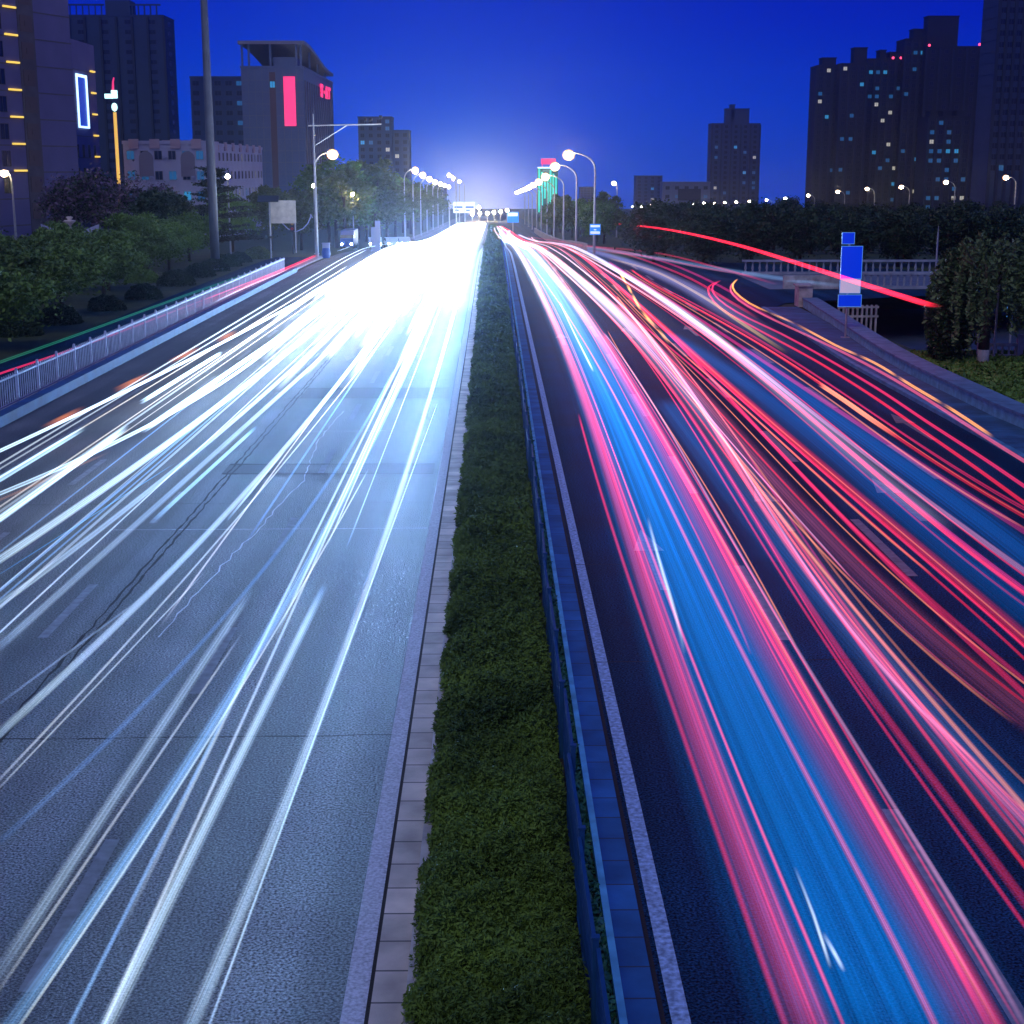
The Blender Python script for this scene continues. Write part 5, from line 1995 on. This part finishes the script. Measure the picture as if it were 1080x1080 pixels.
b.build('roof_canopy', mat('canopy_grey', (0.16, 0.15, 0.19), 0.6), t)
# red lettering on the side wall near the roof, stroke by stroke
yl = 42.0


def st(y0, z0, y1, z1, w=0.5):
    d = Vector((y1 - y0, z1 - z0)).normalized()
    n_ = Vector((-d.y, d.x)) * w / 2
    pts = [(y0 + n_.x, z0 + n_.y), (y0 - n_.x, z0 - n_.y), (y1 - n_.x, z1 - n_.y), (y1 + n_.x, z1 + n_.y)]
    b.prism(pts, 'x', 17.15, 17.5)


zl = hh - 3.4
for glyph in (((0, 3.2, 5, 3.2), (1.4, 3.8, 1.4, 2.6), (3.6, 3.8, 3.6, 2.6), (0.8, 2.2, 4.2, 0), (4.2, 2.2, 0.8, 0)), ((8, 1.6, 9, 1.6),),
              ((11.5, 0, 13.5, 3.6), (13.5, 3.6, 15.5, 0), (12.3, 1.3, 14.8, 1.3)), ((17.5, 3.4, 22.5, 3.4), (20, 3.4, 20, 0))):
    b = MB()
    for s in glyph:
        st(yl - 6 + s[0] * 1.2, zl - 2 + s[1] * 0.9, yl - 6 + s[2] * 1.2, zl - 2 + s[3] * 0.9, 0.8)
    b.build('red_letter', MATS['glowing_red_sign'], t)
# pale low apartment row: front part and receding part
def apartments(name, label, x, y, w, d, z1, cols, side, sc, seed):
    t, hh, fh = block(name, label, x, y, w, d, z1, PALEW, 5, cols, win=(1.3, 1.5), seed=seed, lit=0.3, side=side, sidecols=sc, slabs=False, frame=mat('pale_frame', (0.3, 0.28, 0.3), 0.6))
    n = 4
    pink = mat('pink_bay_plaster', (0.42, 0.31, 0.38), 0.8)
    for k in range(n):
        b = MB()
        x0 = (k + 0.5) * w / n - 0.8
        b.box(x0, x0 + 1.8, -0.3, -0.0, hh - fh * 0.22, hh + 0.9)
        b.build('pink_bay', pink, t)
    for k in range(8 if side else 0):
        b = MB()
        y0 = (k + 0.5) * d / 8 - 1
        b.box(w, w + 0.3, y0, y0 + 2.2, hh - fh * 0.22, hh + 0.9)
        b.build('pink_bay', pink, t)
    for k in range(2):
        xc = w * (0.27 + 0.5 * k)
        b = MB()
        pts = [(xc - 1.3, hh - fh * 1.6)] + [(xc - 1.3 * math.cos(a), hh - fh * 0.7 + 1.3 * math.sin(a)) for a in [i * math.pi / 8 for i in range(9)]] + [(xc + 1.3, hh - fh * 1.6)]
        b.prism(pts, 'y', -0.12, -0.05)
        b.build('arch_shade', mat('arch_shadow_plaster', (0.22, 0.20, 0.27), 0.8), t)  # recess shade painted as a darker plate on the wall
    for k in range(6):
        b = MB()
        x0 = (k + 0.5) * w / 6 + 0.9
        z = (2.3 + (k % 3)) * fh
        b.box(x0, x0 + 0.6, -0.45, -0.06, z, z + 0.5)
        b.build('air_conditioner', WHITEM, t)
    return t


apartments('apartment_row', 'pale plaster apartment row with pink bays, front facing wing', at(130, 160, 282).x, 282, 15.2, 12, 12.7, 6, 0, 0, 13)
apartments('apartment_row', 'pale plaster apartment row receding behind the cedar', at(216, 160, 294.5).x - 8.2, 294.5, 8, 74, 12.7, 3, 1, 16, 14)
# hazy block right of the lamp
block('apartment_block', 'hazy stepped block with cyan windows above the left trees', at(378, 150, 600).x, 600, 13, 14, 27.5, BLUEG, 15, 4, win=(1.5, 1.4), seed=23, lit=0.16)
block('apartment_block', 'hazy lower block adjoining the stepped one on its right', at(378, 150, 600).x + 13.2, 603, 6.4, 14, 22.5, BLUEG, 13, 2, win=(1.5, 1.4), seed=25, lit=0.14)

# green lit tower
xg = at(567, 190, 900).x
t, hh, _ = block('lit_tower', 'distant tower washed in green light with a red sign on its roof', xg, 900, 12, 10, 8.5, mat('green_washed_glass', (0.03, 0.2, 0.17), 0.4), 9, 1, win=(0.1, 0.1), maxwin=0, lit=0)
for i in range(7):
    b = MB()
    b.box(0.5 + i * 1.65, 1.5 + i * 1.65, -0.5, -0.2, 2 + (i * 37 % 11), hh - (i * 23 % 7))
    b.build('green_light_strip', mat('green_neon', (0.1, 0.8, 0.6), 0.4, emit=(0.02, 0.85, 0.55), es=0.9), t)
b = MB()
b.box(0, 12, -0.55, -0.2, hh + 0.1, hh + 0.8)
b.build('roof_light', CY, t)
b = MB()
b.box(2, 10.6, -0.1, 0.3, hh + 2.4, hh + 5.6)
for x in (2.5, 10.0):
    b.box(x, x + 0.3, 0, 0.3, hh + 0.6, hh + 2.4)
b.build('roof_sign', MATS['glowing_red_sign'], t)

# right towers
GR_ = 'apartment towers on the right horizon'


def rtower(px0, px1, ptop, Y, label, seed, cols=4, floors=20, lit=0.07, crown=None, m=DARKT, win=(1.7, 1.6), red=None, dep=16, piers=None):
    x0, x1 = at(px0, 100, Y).x, at(px1, 100, Y).x
    z1 = at(px0, ptop, Y).z
    t, hh, fh = block('apartment_tower', label, x0, Y, x1 - x0, dep, z1, m, floors, cols, win=win, seed=seed, lit=lit, piers=piers or cols, group=GR_)
    kk = Y / FPX
    if crown:
        for (a, c, top) in crown:
            b = MB()
            z = (ptop - top) * kk
            b.box((a - px0) * kk, (c - px0) * kk, 0.8, 8, hh + 0.6, hh + z)
            b.box((a - px0) * kk - 0.3, (c - px0) * kk + 0.3, 0.5, 8.3, hh + z, hh + z + 0.4)
            b.build('roof_house', m, t)
    for (a, top) in red or ():
        b = MB()
        z = max(0.8, (ptop - top) * kk)
        b.tube([((a - px0) * kk, 0.2, hh + 0.6), ((a - px0) * kk, 0.2, hh + z)], 0.1, 6)
        b.build('beacon_mast', DARKM, t)
        b = MB()
        b.ball(((a - px0) * kk, 0.0, hh + z), 0.6, 10)
        b.build('red_beacon', mat('red_beacon_lit', (1, 0.1, 0.15), 0.4, emit=(1.0, 0.06, 0.16), es=3.0), t)
    return t


rtower(752, 803, 131, 900, 'lone stepped tower standing left of the dark tower cluster', 41, cols=5, floors=18, lit=0.14, crown=[(766, 790, 116), (771, 775, 112)], m=BLUEG)
rtower(861, 885, 70, 720, 'leftmost narrow tower of the dark cluster', 42, cols=3, lit=0.07, crown=[(866, 880, 62)])
rtower(885.6, 913, 68, 712, 'second tower of the dark cluster with a raised square top', 43, cols=3, lit=0.10, crown=[(899, 912, 52)])
rtower(913.6, 951, 63, 718, 'wide tower of the dark cluster with two red beacons', 44, cols=5, lit=0.12, crown=[(926, 932, 54), (936, 943, 56)], red=[(939, 66), (947, 62)])
rtower(952, 974, 42, 712, 'slim taller tower beside the highest dark tower', 45, cols=3, floors=22, lit=0.08, crown=[(960, 970, 32)])
rtower(974.6, 1031, 50, 705, 'highest dark tower with a framed box on its roof and red beacons', 46, cols=4, floors=22, lit=0.02, crown=[(974.8, 1006, 20)], red=[(977, 48), (1028, 47)])
rtower(1031.6, 1049, 74, 716, 'dark tower partly hidden behind the tower at the right edge', 47, cols=2, lit=0.12)
rtower(981, 1026, 124, 640, 'lower dark block with bright cyan windows before the highest tower', 48, cols=5, floors=11, lit=0.30, crown=[(983, 990, 118), (996, 1004, 118), (1010, 1018, 118)])
rtower(1048, 1100, -20, 470, 'very tall dark tower cut by the right picture edge', 49, cols=6, floors=22, lit=0.03, m=BLUEG)
# low civic building
t, hh, _ = block('low_building', 'low wide building with a square opening left of the lone tower', at(699, 200, 800).x, 800, 25, 14, at(699, 193, 800).z, PANELG, 4, 5, win=(2, 1.6), seed=50, lit=0.2, slabs=False)
b = MB()
b.box(8, 20, -0.4, -0.1, hh - 9, hh - 3)
b.build('dark_opening', GLASS_D, t)
for i, (px0, px1, top, Y) in enumerate(((671, 698, 186, 1200), (612, 626, 198, 1250), (455, 470, 196, 1250))):
    block('far_block', ('faint far block between the low building and the lone lamp', 'faint far block behind the right street lamp poles', 'faint far block behind the left lamp row')[i], at(px0, 190, Y).x, Y, (px1 - px0) * Y / FPX, 20, at(px0, top, Y).z, BLUEG, 10, 4, win=(2.2, 1.8), seed=60 + i, lit=0.06, group='faint far blocks')

# ------------------------------------------------------------------ evening haze
b = MB()
b.box(-1550, 1550, -110, 1700, -38, 110)
hz = bpy.data.materials.new('haze')
hz.use_nodes = True
t = hz.node_tree
for n in list(t.nodes):
    t.nodes.remove(n)
o = t.nodes.new('ShaderNodeOutputMaterial')
pv = t.nodes.new('ShaderNodeVolumePrincipled')
pv.inputs['Color'].default_value = (0.62, 0.74, 1.0, 1)
pv.inputs['Density'].default_value = 0.0002
pv.inputs['Anisotropy'].default_value = 0.92
t.links.new(pv.outputs[0], o.inputs['Volume'])
hb = b.build('haze', hz)
hb['kind'] = 'stuff'
hb['label'] = 'thin blue evening haze over the whole city road'
